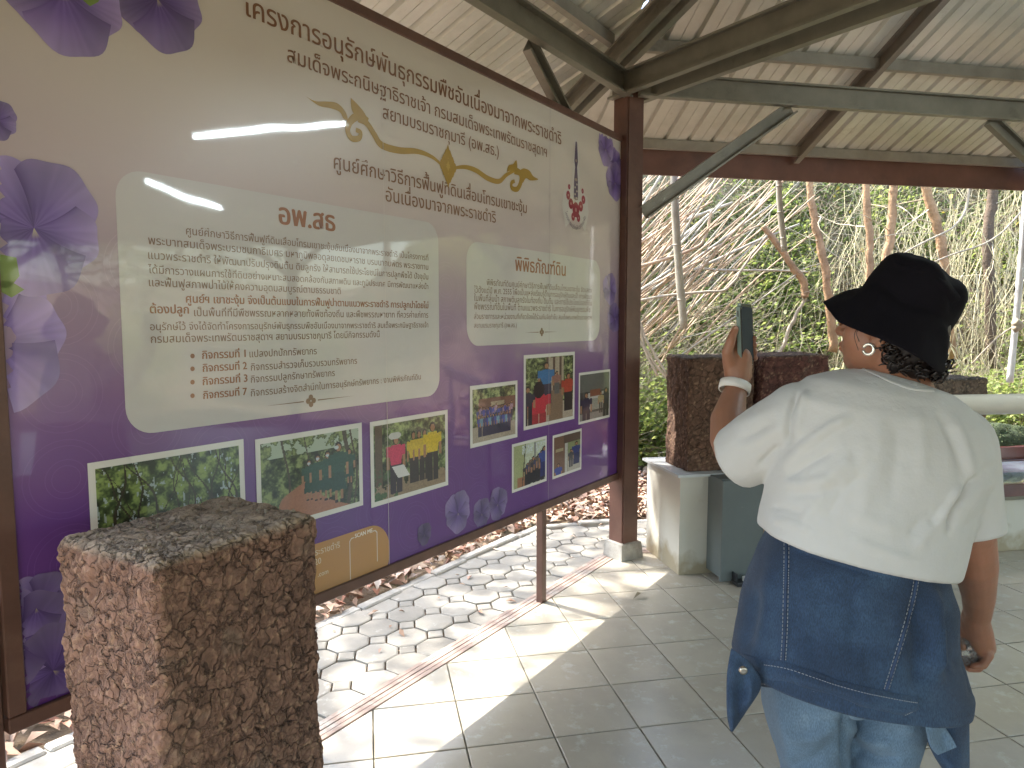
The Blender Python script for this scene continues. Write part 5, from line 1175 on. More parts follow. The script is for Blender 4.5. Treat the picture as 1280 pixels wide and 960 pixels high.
def ellipsoid(mb, c, ax, n=20, m=12):
    """ax: three vectors (semi axes)"""
    c = Vector(c); mb.rings([[c + ax[0] * math.cos(2 * math.pi * i / n) * math.sin(t) + ax[1] * math.sin(2 * math.pi * i / n) * math.sin(t) + ax[2] * math.cos(t) for i in range(n)] for t in [math.pi * (k + .5) / m for k in range(m)]])
def chain(mb, pts, rs, n=12, sy=1.0):
    for i in range(len(pts) - 1): cap(mb, pts[i], pts[i + 1], rs[i], rs[i + 1], n, sy)
def remesh(mb, voxel, smooth=6, fac=.5):
    me = mb.mesh('tmp'); bmn = bmesh.new(); bmn.from_mesh(me); bmesh.ops.recalc_face_normals(bmn, faces=bmn.faces[:]); bmn.to_mesh(me); bmn.free()
    o = bpy.data.objects.new('tmp', me); COL.objects.link(o); r = o.modifiers.new('r', 'REMESH'); r.mode = 'VOXEL'; r.voxel_size = voxel; s = o.modifiers.new('s', 'SMOOTH'); s.iterations = smooth; s.factor = fac
    dg = bpy.context.evaluated_depsgraph_get(); out = bpy.data.meshes.new_from_object(o.evaluated_get(dg)); bpy.data.objects.remove(o); bpy.data.meshes.remove(me); out.materials.clear()
    out.polygons.foreach_set('use_smooth', np.ones(len(out.polygons), bool)); return out
def get_co(me): a = np.zeros(len(me.vertices) * 3, np.float32); me.vertices.foreach_get('co', a); return a.reshape(-1, 3).astype(float)
def get_no(me): a = np.zeros(len(me.vertices) * 3, np.float32); me.vertices.foreach_get('normal', a); return a.reshape(-1, 3).astype(float)
def set_co(me, V): me.vertices.foreach_set('co', V.astype(np.float32).ravel()); me.update()
def proj(V):
    z = V[:, 2] - H; c, s = math.cos(PITCH), math.sin(PITCH); zc = V[:, 1] * c - z * s; up = V[:, 1] * s + z * c; return np.stack([640 + F * V[:, 0] / zc, 480 - F * up / zc], 1)
FK = 1.3
def folds(me, fl, Ymax=1.62, noise=None, lim=.01):
    """soft ridges (amp>0) and creases (amp<0) along lines laid over the back of the garment"""
    V = get_co(me); N_ = get_no(me); P_ = proj(V); d = np.zeros(len(V)); near = np.clip((Ymax - V[:, 1]) / .05, 0, 1)
    for pts, amp, wd in fl:
        best = np.full(len(V), 1e9); tb_ = np.zeros(len(V)); pts = [np.array(p, float) for p in pts]; n = len(pts) - 1
        for i in range(n):
            ab = pts[i + 1] - pts[i]; t = np.clip(((P_ - pts[i]) @ ab) / (ab @ ab), 0, 1); q = np.linalg.norm(P_ - (pts[i] + t[:, None] * ab), axis=1); m_ = q < best; best = np.where(m_, q, best); tb_ = np.where(m_, (i + t) / n, tb_)
        tap = np.clip(np.minimum(tb_, 1 - tb_) * 5, .15, 1); d += amp * np.exp(-(best / wd) ** 2) * tap * near
    if noise: d += noise[1] * fbm(V * noise[0], 3, 5) 
    set_co(me, V + N_ * (d * FK)[:, None]); return me
def put(name, me, m, smooth=True, parent=root):
    o = link_mesh(name, me, m, parent); o.matrix_parent_inverse = Matrix.Translation(-RP); return o
Wp = W
# --- head frame
hc = Wp(1116, 412, PY); fa, fe = rad(-38), rad(14)
hf = Vector((math.sin(fa) * math.cos(fe), math.cos(fa) * math.cos(fe), math.sin(fe))); hl_ = Vector((0, 0, 1)).cross(hf).normalized(); hu = hf.cross(hl_)
roll = rad(4); hl_, hu = (hl_ * math.cos(roll) + hu * math.sin(roll)), (hu * math.cos(roll) - hl_ * math.sin(roll))
def hp(f, l, u): return hc + hf * f + hl_ * l + hu * u
body = MB()
ellipsoid(body, hp(-.008, 0, .02), (hf * .090, hl_ * .073, hu * .088), 28, 16)
ellipsoid(body, hp(.030, 0, -.035), (hf * .062, hl_ * .060, hu * .075), 24, 14)
ellipsoid(body, hp(.046, 0, -.082), (hf * .034, hl_ * .034, hu * .026)); 
ellipsoid(body, hp(.045, .036, -.030), (hf * .036, hl_ * .026, hu * .034)); ellipsoid(body, hp(.045, -.036, -.030), (hf * .036, hl_ * .026, hu * .034))
cap(body, hp(.085, 0, .005), hp(.106, 0, -.030), .009, .013); ellipsoid(body, hp(.096, .011, -.033), (hf * .010, hl_ * .009, hu * .008)); ellipsoid(body, hp(.096, -.011, -.033), (hf * .010, hl_ * .009, hu * .008))
ellipsoid(body, hp(.089, 0, -.056), (hf * .009, hl_ * .024, hu * .006)); ellipsoid(body, hp(.087, 0, -.067), (hf * .010, hl_ * .020, hu * .007)); ellipsoid(body, hp(.080, 0, .018), (hf * .014, hl_ * .05, hu * .009))
for s in (1, -1):
    ellipsoid(body, hp(-.012, s * .078, -.012), (hf * .017 - hl_ * s * .004, hl_ * .007 * s + hf * .004, hu * .031)); ellipsoid(body, hp(-.004, s * .079, -.034), (hf * .009, hl_ * .006, hu * .010))
# neck and trunk
chain(body, [hp(-.02, 0, -.05), Wp(1122, 468, 1.535), Wp(1122, 505, 1.53)], [.056, .055, .066], 20)
chain(body, [Wp(1122, 500, 1.53), Wp(1105, 560, 1.53), Wp(1085, 680, 1.53), Wp(1070, 820, 1.53)], [.075, .110, .105, .105], 20)
chain(body, [Wp(1040, 508, 1.53), Wp(1122, 505, 1.53), Wp(1185, 530, 1.53)], [.05, .07, .05], 16)
# left arm raised, holding the phone
chain(body, [Wp(1008, 520, 1.53), Wp(966, 545, 1.60), Wp(921, 571, 1.69)], [.044, .048, .044], 18)
chain(body, [Wp(920, 571, 1.70), Wp(912, 548, 1.73), Wp(910, 525, 1.77), Wp(916, 500, 1.81), Wp(921, 484, 1.83)], [.0455, .047, .043, .033, .027], 18)
LW = Wp(921, 480, 1.835)
chain(body, [LW, Wp(923, 468, 1.84), Wp(926, 447, 1.85)], [.026, .028, .027], 16); chain(body, [Wp(916, 468, 1.84), Wp(914, 448, 1.842), Wp(918, 440, 1.85)], [.022, .021, .018], 14)
chain(body, [Wp(930, 470, 1.85), Wp(931, 448, 1.865)], [.020, .019], 14)
chain(body, [Wp(913, 458, 1.84), Wp(909, 441, 1.825), Wp(914, 424, 1.822), Wp(919, 411, 1.828)], [.019, .0145, .0115, .0095], 14)      # thumb
PHc = Wp(931.5, 418, 1.855); pw_ = Vector((.66, .751, 0)); pn = Vector((.751, -.66, 0)); pu = Vector((-.06, 0, 1)).normalized(); tk = .0095
def php(w, n, u): return PHc + pw_ * w + pn * n + pu * u
for k, (u, c, r) in enumerate(((-.012, .020, .0088), (-.030, .023, .0092), (-.047, .021, .0090), (-.063, .012, .0080))):
    chain(body, [Wp(928, 452 - k * -3, 1.865), php(-.018, -.022, u - .004), php(.016, -.021, u), php(.041, -.014, u + .001), php(.044, -.001 + .002 * k, u), php(.038, .0075, u + .001)], [.012, .0098, .0096, .0092, .0086, r * .9], 12)
# right arm hanging
chain(body, [Wp(1190, 545, 1.53), Wp(1207, 600, 1.52), Wp(1214, 668, 1.50)], [.058, .054, .047], 18)
chain(body, [Wp(1214, 668, 1.50), Wp(1219, 705, 1.52), Wp(1223, 745, 1.58), Wp(1222, 770, 1.62)], [.046, .044, .034, .028], 18)
chain(body, [Wp(1219, 770, 1.62), Wp(1224, 792, 1.64), Wp(1229, 808, 1.65)], [.028, .030, .027], 16); chain(body, [Wp(1213, 775, 1.635), Wp(1215, 798, 1.655)], [.022, .020], 14)
for k, pts in enumerate(([(1231, 806), (1237, 819), (1229, 832), (1217, 833)], [(1228, 806), (1233, 822), (1223, 836), (1211, 836)], [(1222, 806), (1227, 823), (1217, 834), (1207, 831)], [(1216, 800), (1221, 816), (1212, 826), (1204, 823)])):
    Y_ = 1.625 + .018 * k; chain(body, [Wp(*pts[0], Y_ + .01), Wp(*pts[1], Y_), Wp(*pts[2], Y_ + .002), Wp(*pts[3], Y_ + .006)], [.0115, .0102, .0092, .0080], 12)
chain(body, [Wp(1210, 779, 1.65), Wp(1200, 785, 1.665), Wp(1199, 799, 1.66), Wp(1204, 809, 1.65)], [.015, .0115, .0105, .0088], 12)      # thumb
# legs and feet
for s, hx, kx, ax_ in ((-1, 1012, 1008, 1012), (1, 1108, 1106, 1100)):
    hp_ = Wp(hx, 800, 1.54); kn = Vector((Wp(kx, 960, 1.52).x, 1.53, .47)); an = Vector((kn.x + s * .01, 1.56, .09)); chain(body, [hp_, kn, an], [.060, .042, .034], 18)
    chain(body, [an + Vector((0, -.03, -.045)), an + Vector((-.01, .10, -.055))], [.036, .030], 14)
bme = remesh(body, .0033, 5, .5); put('body', bme, M['skin'])
# lips, nails
nm_ = mat('nail', (.50, .30, .24), .25); nb_ = MB(); ellipsoid(nb_, Wp(919.5, 411.5, 1.8205), (Vector((.0055, 0, 0)), Vector((0, .002, 0)), Vector((.0015, 0, .0075))), 12, 8); put('thumb_nail', nb_.mesh('thumb_nail', True), nm_)
# --- shirt
sh_ = MB()
def ringp(xl, yl, xr, yr, Yc, dep, n=48, e=2.4, back=1.0):
    a = Wp(xl, yl, Yc); b = Wp(xr, yr, Yc); c = (a + b) / 2; h_ = (b - a) / 2; out = []
    for i in range(n):
        t = 2 * math.pi * i / n; ct, st = math.cos(t), math.sin(t); cx = math.copysign(abs(ct) ** (2 / e), ct); sy = math.copysign(abs(st) ** (2 / e), st)
        out.append(c + h_ * cx + Vector((0, dep * sy, 0)))
    return out
TR = [(1084, 462, 1160, 486, 1.53, .050), (1052, 463, 1184, 494, 1.53, .078), (1014, 472, 1206, 512, 1.53, .10), (985, 495, 1222, 536, 1.53, .125), (974, 530, 1228, 568, 1.53, .142), (969, 565, 1222, 598, 1.53, .152), (966, 598, 1208, 630, 1.53, .158), (962, 625, 1196, 662, 1.53, .163), (957, 645, 1189, 688, 1.53, .167), (955, 662, 1183, 709, 1.53, .168)]
sh_.rings([ringp(*t) for t in TR])
sA, sB = Wp(1004, 528, 1.545), Wp(921, 572, 1.675); cap(sh_, sA, sA.lerp(sB, .5), .088, .080, 28); dL = (sB - sA).normalized()
def cyl(mb, a, b, ra, rb, n=28, sq_=1.0):
    d = (b - a).normalized(); x = (Vector((0, 1, 0)) - d * d.y).normalized(); y = d.cross(x)
    mb.rings([[a.lerp(b, k / 4) + (x * math.cos(2 * math.pi * i / n) * sq_ + y * math.sin(2 * math.pi * i / n)) * (ra + (rb - ra) * k / 4) for i in range(n)] for k in range(5)])
cyl(sh_, sA.lerp(sB, .1), sB, .086, .0735)
rA, rB = Wp(1190, 556, 1.525), Wp(1218, 668, 1.50); cap(sh_, rA, rA.lerp(rB, .4), .083, .074, 28); dR = (rB - rA).normalized(); cyl(sh_, rA.lerp(rB, .1), rB, .080, .0605)
sme = remesh(sh_, .0044, 11, .5)
V = get_co(sme); N_ = get_no(sme)
bms = bmesh.new(); bms.from_mesh(sme); dele = []
hemc = sum((Vector(p) for p in ringp(*TR[-1])), Vector()) / 48; ha = (Wp(1183, 709, 1.53) - Wp(955, 662, 1.53)).normalized(); hn = Vector((0, 1, 0)).cross(ha).normalized(); hn = hn if hn.z < 0 else -hn
nkc = sum((Vector(p) for p in ringp(*TR[0])), Vector()) / 48; na = (Wp(1160, 486, 1.53) - Wp(1084, 462, 1.53)).normalized(); nn_ = na.cross(Vector((0, 1, 0))).normalized(); nn_ = nn_ if nn_.z > 0 else -nn_
for f in bms.faces:
    c = f.calc_center_median()
    for pc_, ax_, rr_ in ((sB, dL, .09), (rB, dR, .08), (hemc, hn, .4), (nkc, nn_, .07)):
        if (c - pc_).length < rr_ + (.0 if rr_ < .3 else 0) and abs((c - pc_).dot(ax_)) < .010 and f.normal.dot(ax_) > .72: dele.append(f); break
bmesh.ops.delete(bms, geom=dele, context='FACES')
for v in bms.verts:
    if v.is_boundary:
        for pc_, ax_, rr_ in ((sB, dL, .10), (rB, dR, .09), (hemc, hn, .4), (nkc, nn_, .09)):
            dd_ = (v.co - pc_).dot(ax_)
            if (v.co - pc_).length < rr_ and abs(dd_) < .014: v.co = v.co - ax_ * dd_; break
for _ in range(3):
    nw = {v: sum((e.other_vert(v).co for e in v.link_edges if e.is_boundary), Vector()) / 2 for v in bms.verts if v.is_boundary and sum(e.is_boundary for e in v.link_edges) == 2}
    for v, c in nw.items(): v.co = v.co.lerp(c, .5)
bms.to_mesh(sme); bms.free()
folds(sme, [([(976, 588), (1002, 560), (1040, 532), (1070, 518)], .0055, 6), ([(982, 598), (1012, 580), (1045, 562)], -.0045, 5), ([(985, 560), (986, 522), (998, 486)], -.009, 5), ([(996, 548), (1002, 512), (1010, 486)], .005, 5),
            ([(977, 604), (1008, 604), (1042, 596)], .0045, 6), ([(980, 618), (1020, 618), (1060, 604)], -.003, 6), ([(1010, 632), (1040, 592), (1070, 568)], .0035, 8), ([(1030, 655), (1052, 615), (1090, 582)], -.0028, 7), ([(1000, 655), (1020, 632), (1036, 612)], .003, 6),
            ([(1184, 512), (1203, 548), (1214, 590), (1209, 625)], .0055, 7), ([(1172, 512), (1190, 550), (1202, 590)], -.0035, 6), ([(1146, 505), (1152, 550), (1152, 610)], .0028, 10), ([(1122, 525), (1119, 580), (1112, 640)], -.0022, 9), ([(1095, 515), (1098, 560), (1094, 610)], .002, 10),
            ([(1184, 668), (1190, 640), (1208, 612), (1221, 590)], -.012, 4.5), ([(1172, 650), (1184, 630), (1203, 604)], .0055, 6), ([(1160, 660), (1172, 640), (1190, 618)], -.003, 5), ([(1078, 540), (1084, 600), (1076, 655)], .0025, 10), ([(1142, 688), (1162, 662), (1180, 645)], .0035, 7), ([(1130, 672), (1150, 650), (1168, 636)], -.0022, 6),
            ([(964, 648), (990, 654), (1016, 664)], .0035, 5), ([(962, 634), (985, 636), (1008, 644)], -.0028, 4), ([(930, 562), (958, 544), (982, 534)], .0035, 6), ([(945, 585), (962, 568), (978, 554)], -.005, 5), ([(915, 534), (948, 522), (982, 506)], .0022, 7), ([(920, 552), (945, 540), (965, 528)], -.0022, 5),
            ([(1207, 640), (1225, 614), (1240, 602)], .0035, 5), ([(1198, 666), (1215, 650), (1238, 640)], -.0028, 5), ([(1205, 622), (1222, 600), (1238, 580)], -.0025, 5), ([(1148, 702), (1108, 690), (1060, 674)], .0028, 6), ([(1060, 640), (1090, 652), (1125, 662)], .0022, 8)], 1.75, (11, .0018))
shirt = put('t_shirt', sme, M['shirt']); so = shirt.modifiers.new('t', 'SOLIDIFY'); so.thickness = .0022; so.offset = 1
bv = BVHTree.FromPolygons([tuple(v) for v in get_co(sme)], [tuple(p.vertices) for p in sme.polygons])
def on(bvh, x, y, lift=.0015):
    r = ray(x, y).normalized(); h_ = bvh.ray_cast(Vector((0, 0, H)), r); return (h_[0] - r * lift) if h_[0] is not None else None
def seam(bvh, pts, name, m, r=.0016, lift=.001, parent=root, stitch=None, off=0.0):
    P_ = [on(bvh, x + off, y, lift) for x, y in spline(pts, 8)]; P_ = [p for p in P_ if p is not None]
    if len(P_) < 3: return
    k = MB(); 
    if stitch is None: k.tube(P_, r, 6)
    else:
        acc = 0
        for a, b in zip(P_[:-1], P_[1:]):
            L = (b - a).length; n = max(1, int(L / stitch))
            for i in range(n): k.tube([a.lerp(b, i / n), a.lerp(b, (i + .62) / n)], r, 4)
    o = put(name, k.mesh(name, True), m, parent=parent)
    if stitch is not None: o['kind'] = 'stuff'
    return o
seam(bv, [(1076, 461), (1095, 470), (1118, 480), (1140, 487), (1166, 489)], 'collar_band', M['shirt'], .0045, .0)
seam(bv, [(1072, 467), (1094, 477), (1118, 487), (1142, 494), (1170, 495)], 'collar_seam', M['shirt'], .0012, .0)
seam(bv, [(990, 482), (984, 510), (982, 545), (978, 578)], 'armhole_seam', M['shirt'], .0014, .0); seam(bv, [(1196, 500), (1212, 540), (1216, 585), (1204, 630)], 'armhole_seam', M['shirt'], .0014, .0)
seam(bv, [(956, 652), (1010, 664), (1070, 677), (1130, 694), (1180, 704)], 'hem_seam', M['shirt'], .0012, .0); seam(bv, [(1186, 658), (1204, 668), (1222, 672), (1250, 650)], 'cuff_seam', M['shirt'], .0011, .0); seam(bv, [(900, 545), (908, 563), (925, 583), (950, 590)], 'cuff_seam', M['shirt'], .0011, .0)
# --- jeans
jm = MB()
jm.rings([ringp(965, 700, 1168, 745, 1.54, .145), ringp(955, 790, 1165, 810, 1.54, .155), ringp(953, 850, 1152, 862, 1.54, .15)])
def leg_rings(cols): return [ringp(xl, y, xr, y, Yc, dep, 32, 2.1) if z is None else [Vector((cx_ + rx * math.cos(2 * math.pi * i / 32), Yc + dep * math.sin(2 * math.pi * i / 32), z)) for i in range(32)] for (xl, xr, y, Yc, dep, z, cx_, rx) in cols]
xa = Wp(1016, 955, 1.53).x; xb = Wp(1098, 955, 1.53).x
jm.rings(leg_rings([(952, 1060, 835, 1.54, .135, None, 0, 0), (958, 1056, 890, 1.535, .12, None, 0, 0), (970, 1054, 930, 1.53, .105, None, 0, 0), (980, 1053, 968, 1.53, .095, None, 0, 0), (0, 0, 0, 1.53, .080, .42, xa, .068), (0, 0, 0, 1.55, .072, .25, xa, .066), (0, 0, 0, 1.56, .07, .07, xa, .068)]))
jm.rings(leg_rings([(1052, 1157, 840, 1.54, .135, None, 0, 0), (1055, 1150, 890, 1.535, .12, None, 0, 0), (1057, 1142, 930, 1.53, .105, None, 0, 0), (1058, 1134, 968, 1.53, .095, None, 0, 0), (0, 0, 0, 1.53, .080, .42, xb, .068), (0, 0, 0, 1.55, .072, .25, xb, .066), (0, 0, 0, 1.56, .07, .07, xb, .068)]))
jme = remesh(jm, .006, 5, .5); folds(jme, [([(1056, 868), (1056, 920), (1056, 965)], -.016, 5), ([(1060, 905), (1090, 925), (1120, 930)], .009, 7), ([(1062, 930), (1095, 948), (1130, 950)], -.008, 6), ([(1050, 900), (1020, 920), (990, 925)], .006, 8), ([(1048, 925), (1015, 950), (985, 960)], -.005, 8), ([(1115, 880), (1130, 905), (1145, 915)], .006, 7), ([(975, 880), (985, 920), (990, 960)], .006, 8), ([(1075, 895), (1105, 905), (1140, 900)], -.005, 6)], 1.62, (9, .004))
put('jeans', jme, M['denim_light'])
for s, x in ((-1, xa), (1, xb)):
    k = MB(); chain(k, [Vector((x, 1.52, .045)), Vector((x + .01 * s, 1.68, .04))], [.045, .040], 18); sm = remesh(k, .006, 4); V = get_co(sm); V[:, 2] = np.maximum(V[:, 2], .004); set_co(sm, V); put('shoe', sm, M['shirt'])
# --- denim jacket tied round the waist
JR = [(975, 646, 1168, 700, 1.535, .150), (966, 668, 1172, 722, 1.535, .166), (953, 692, 1179, 748, 1.535, .180), (942, 722, 1180, 778, 1.535, .190), (933, 755, 1182, 808, 1.535, .197), (928, 785, 1186, 835, 1.535, .202), (924, 806, 1196, 848, 1.535, .203), (922, 822, 1195, 860, 1.535, .204)]
nr = 120; rows = []
for i in range(len(JR) - 1):
    for k in range(7):
        t = k / 7; q = tuple(a + (b - a) * t for a, b in zip(JR[i], JR[i + 1])); rows.append(ringp(*q[:5], q[5], nr, 2.25))
rows.append(ringp(*JR[-1], nr, 2.25))
jk = MB().rings(rows, caps=False).mesh('jacket', True)
folds(jk, [([(985, 668), (1030, 684), (1090, 700), (1150, 714)], .008, 4), ([(985, 677), (1035, 694), (1095, 712), (1140, 724)], -.009, 4), ([(990, 688), (1040, 704), (1090, 720)], .006, 4), ([(1000, 668), (1060, 682), (1120, 700)], -.005, 3),
           ([(948, 730), (940, 780), (930, 820)], .008, 9), ([(965, 700), (960, 760), (950, 815)], -.005, 9), ([(1160, 725), (1168, 790), (1170, 850)], -.018, 8), ([(1140, 740), (1148, 810), (1146, 870)], .010, 9), ([(1182, 760), (1186, 810), (1186, 850)], .010, 6), ([(1000, 700), (1010, 760), (1004, 820)], -.005, 7), ([(1060, 715), (1070, 770), (1062, 840)], .004, 9), ([(1190, 770), (1196, 810), (1200, 850)], .007, 7), ([(1020, 740), (1060, 770), (1100, 790)], .003, 14), ([(1010, 760), (1012, 800), (1018, 830)], .004, 12), ([(1080, 800), (1090, 830), (1085, 860)], .004, 10)], 1.62, (8, .004))
jacket = put('denim_jacket', jk, M['denim']); so = jacket.modifiers.new('t', 'SOLIDIFY'); so.thickness = .0012; so.offset = 0
bj = BVHTree.FromPolygons([tuple(v) for v in get_co(jk)], [tuple(p.vertices) for p in jk.polygons])
# waistband of the jacket = its hem band, a proud strip
top = [(926, 823), (955, 828), (984, 833), (1020, 845), (1047, 854), (1080, 863), (1104, 868), (1130, 873), (1149, 876)]; botl = [(933, 846), (952, 858), (984, 861), (1020, 868), (1055, 880), (1080, 889), (1102, 896), (1124, 899), (1141, 893)]
ts, bs = spline(top, 5), spline(botl, 5); V = []; Fc = []
for (x0, y0), (x1, y1) in zip(ts, bs):
    a = on(bj, x0, y0 - 4, .004); b_ = W(x1, y1, (a.y if a else 1.33) + .006)
    if a is None: continue
    m_ = a.lerp(b_, .5) + Vector((0, -.010, 0)); V += [a, m_, b_, b_ + Vector((0, .010, .004)), m_ + Vector((0, .012, 0)), a + Vector((0, .010, 0))]
nb2 = len(V) // 6; Fc = [(6 * i + k, 6 * i + (k + 1) % 6, 6 * (i + 1) + (k + 1) % 6, 6 * (i + 1) + k) for i in range(nb2 - 1) for k in range(6)] + [(5, 4, 3, 2, 1, 0), tuple(6 * (nb2 - 1) + k for k in range(6))]
wb = np_mesh('hem_band', V, Fc, True); bmx = bmesh.new(); bmx.from_mesh(wb); bmesh.ops.recalc_face_normals(bmx, faces=bmx.faces[:]); bmx.to_mesh(wb); bmx.free()
put('hem_band', wb, M['denim']); bw_ = BVHTree.FromPolygons([tuple(v.co) for v in wb.vertices], [tuple(p.vertices) for p in wb.polygons])
seam(bj, [(983, 664), (983, 700), (982, 750), (981, 790), (979, 826)], 'panel_seam', M['denim_seam'], .0038, .0015); seam(bj, [(1147, 714), (1142, 745), (1131, 787), (1118, 830), (1108, 862)], 'panel_seam', M['denim_seam'], .0038, .0015)
for off in (-3, 3):
    seam(bj, [(983, 664), (983, 700), (982, 750), (981, 790), (979, 826)], 'seam_stitching', M['stitch'], .0008, .0035, stitch=.005, off=off); seam(bj, [(1147, 714), (1142, 745), (1131, 787), (1118, 830), (1108, 862)], 'seam_stitching', M['stitch'], .0008, .0035, stitch=.005, off=off)
seam(bw_, [(x, y + 3) for x, y in top[1:]], 'seam_stitching', M['stitch'], .0008, .001, stitch=.005); seam(bw_, [(x, y - 3) for x, y in botl[1:]], 'seam_stitching', M['stitch'], .0008, .001, stitch=.005)
seam(bw_, [(928, 838), (933, 833), (937, 830)], 'tab_edge', M['denim_seam'], .002, .001)
bt = MB(); c = on(bw_, 929, 838, .004) or W(929, 838, 1.37); bt.rings([[c + Vector((math.cos(t) * r, -h_, math.sin(t) * r)) for t in np.linspace(0, 2 * math.pi, 16, endpoint=False)] for r, h_ in ((.0085, -.002), (.0085, .002), (.006, .004), (.003, .0035))]); put('metal_button', bt.mesh('metal_button', True), mat('button_metal', (.45, .42, .36), .3, 1.0))
def flap(name, left, right, Y_, m, bulge=.02, seed=1, tilt=0.0, lift=0.0):
    """hanging cloth lofted between two edge lines"""
    a = spline(left, 6); b = spline(right, 6); n = min(len(a), len(b)); ia = np.linspace(0, len(a) - 1, 26); ib = np.linspace(0, len(b) - 1, 26); A_ = np.array([[np.interp(t, range(len(a)), [p[k] for p in a]) for k in (0, 1)] for t in ia]); B_ = np.array([[np.interp(t, range(len(b)), [p[k] for p in b]) for k in (0, 1)] for t in ib])
    fr_, bk = [], []
    for i in range(26):
        r1, r2 = [], []
        for k in range(13):
            v = k / 12; p = A_[i] * (1 - v) + B_[i] * v; q = .011 * vnoise([[p[0] * .055, p[1] * .018, seed]], seed)[0] + .006 * vnoise([[p[0] * .13, p[1] * .05, seed]], seed + 2)[0]
            y = Y_ + tilt * i / 25 - bulge * math.sin(math.pi * v) ** .7 + q; r1.append(W(p[0], p[1], y)); r2.append(W(p[0], p[1], y + .006 + .9 * bulge * math.sin(math.pi * v)))
        fr_.append(r1 + r2[::-1])
    me = MB().rings(fr_).mesh(name, True); b_ = bmesh.new(); b_.from_mesh(me); bmesh.ops.recalc_face_normals(b_, faces=b_.faces[:]); b_.to_mesh(me); b_.free(); return put(name, me, m)
flap('hanging_front_panel', [(1143, 850), (1149, 886), (1156, 918), (1168, 946), (1186, 972)], [(1190, 800), (1205, 835), (1211, 885), (1212, 935), (1212, 975)], 1.435, M['denim'], .025, 3)
flap('sleeve_fold', [(1172, 716), (1180, 760), (1190, 810), (1200, 855), (1207, 888)], [(1176, 712), (1188, 752), (1194, 795), (1208, 840), (1219, 878)], 1.44, M['denim'], .014, 9)
flap('lining_patch', [(1152, 884), (1156, 905), (1162, 932), (1172, 944)], [(1160, 884), (1176, 902), (1190, 922), (1196, 934)], 1.382, M['denim_light'], .004, 5)
flap('hanging_cuff', [(914, 810), (909, 838), (908, 868), (909, 896), (913, 914)], [(938, 828), (950, 846), (950, 863), (934, 888), (916, 915)], 1.42, M['denim'], .012, 7)
# --- hat
ha_ = Vector((.505, -.10, .855)).normalized(); hb0 = Wp(1108, 419, PY); hx_ = (Vector((1, 0, 0)) - ha_ * ha_.x).normalized(); hy_ = ha_.cross(hx_)
prof = [(.0, .140), (.045, .141), (.074, .141), (.084, .139), (.089, .133), (.0905, .122), (.095, .09), (.0955, .070), (.099, .060), (.108, .050), (.118, .034), (.130, .016), (.141, .001), (.1455, -.006), (.1455, -.010), (.139, -.003), (.127, .012), (.114, .030), (.103, .046), (.098, .060), (.092, .09), (.092, .112), (.090, .130), (.05, .135), (.0, .135)]
pr2 = spline([(r, z, 0) for r, z in prof], 3); n = 84; rr2 = []
for r, z, _ in pr2:
    rg = []
    z00 = z
    for i in range(n):
        z = z00; t = 2 * math.pi * i / n; w_ = max(0, (.06 - z) / .06); pos = hx_ * math.cos(t) + hy_ * math.sin(t); nr_ = max(0, -pos.y); rt_ = max(0, math.cos(t) * .9 + .1) ** 1.5; far_ = max(0, min(1, .5 + pos.y * 1.2)); shx = 1 - (.08 + .30 * far_) * max(0, math.cos(t)) ** .7 * min(1, w_ * 1.2); z = z - .018 * w_ * nr_ ** 1.3 - .018 * w_ * rt_; k = 1 + .02 * math.sin(3 * t + 1) * w_ + .015 * math.sin(2 * t); zz = z - .012 * w_ * math.sin(2 * t + .6) + .004 * math.sin(5 * t + z * 40) * (r > .05)
        top_d = (.026 * (1 - min(1, r / .088) ** 2.4) + .003 * math.sin(2 * t + 1.0)) * (z > .1)
        rr_ = max(r, .0008) * k * shx * (1 + .012 * math.sin(7 * t + z * 60)); rg.append(hb0 + hx_ * math.cos(t) * rr_ + hy_ * math.sin(t) * rr_ * .97 + ha_ * (zz + top_d))
    rr2.append(rg)
hm = MB().rings(rr2, caps=False).mesh('bucket_hat', True); V = get_co(hm); N_ = get_no(hm); V += N_ * (fbm(V * 16, 3, 4) * .0035)[:, None]; set_co(hm, V); put('bucket_hat', hm, M['hat'])
# --- hair: a mass under the hat with curls
hr = MB(); ellipsoid(hr, hp(-.026, 0, -.010), (hf * .086, hl_ * .080, hu * .088), 24, 14); hme = remesh(hr, .006, 2); V = get_co(hme); set_co(hme, V + get_no(hme) * (fbm(V * 30, 3, 7) * .009)[:, None])
bmh = bmesh.new(); bmh.from_mesh(hme); bmesh.ops.delete(bmh, geom=[v for v in bmh.verts if (v.co - hc).dot(hf) > .005 + .35 * max(0, (v.co - hc).dot(hu)) - .2 * min(0, (v.co - hc).dot(hu)) * 0 or ((v.co - hc).dot(hf) > -.035 and (v.co - hc).dot(hu) < .005)], context='VERTS'); bmh.to_mesh(hme); bmh.free(); hair = put('hair', hme, M['hair'])
R = np.random.default_rng(2); cm = MB()
for i in range(150):
    px_, py_ = R.uniform(1108, 1181), 0; t_ = (px_ - 1096) / 85; py_ = 430 + 28 * t_ + R.uniform(-14, 10) ; Y_ = PY - .075 + R.uniform(-.012, .05) + .02 * abs(t_ - .4)
    c = W(px_, py_, Y_); rad_ = R.uniform(.005, .010); turns = R.uniform(.8, 2.2); ax_ = Vector((R.normal() * .5, R.normal() * .5, -1)).normalized(); u_ = ax_.orthogonal().normalized(); v_ = ax_.cross(u_); ph = R.uniform(0, 6)
    cm.tube([c + ax_ * (.030 * s) + (u_ * math.cos(ph + turns * 6.28 * s) + v_ * math.sin(ph + turns * 6.28 * s)) * rad_ for s in np.linspace(0, 1, 12)], [.0034 * (1 - .6 * s) for s in np.linspace(0, 1, 12)], 5)
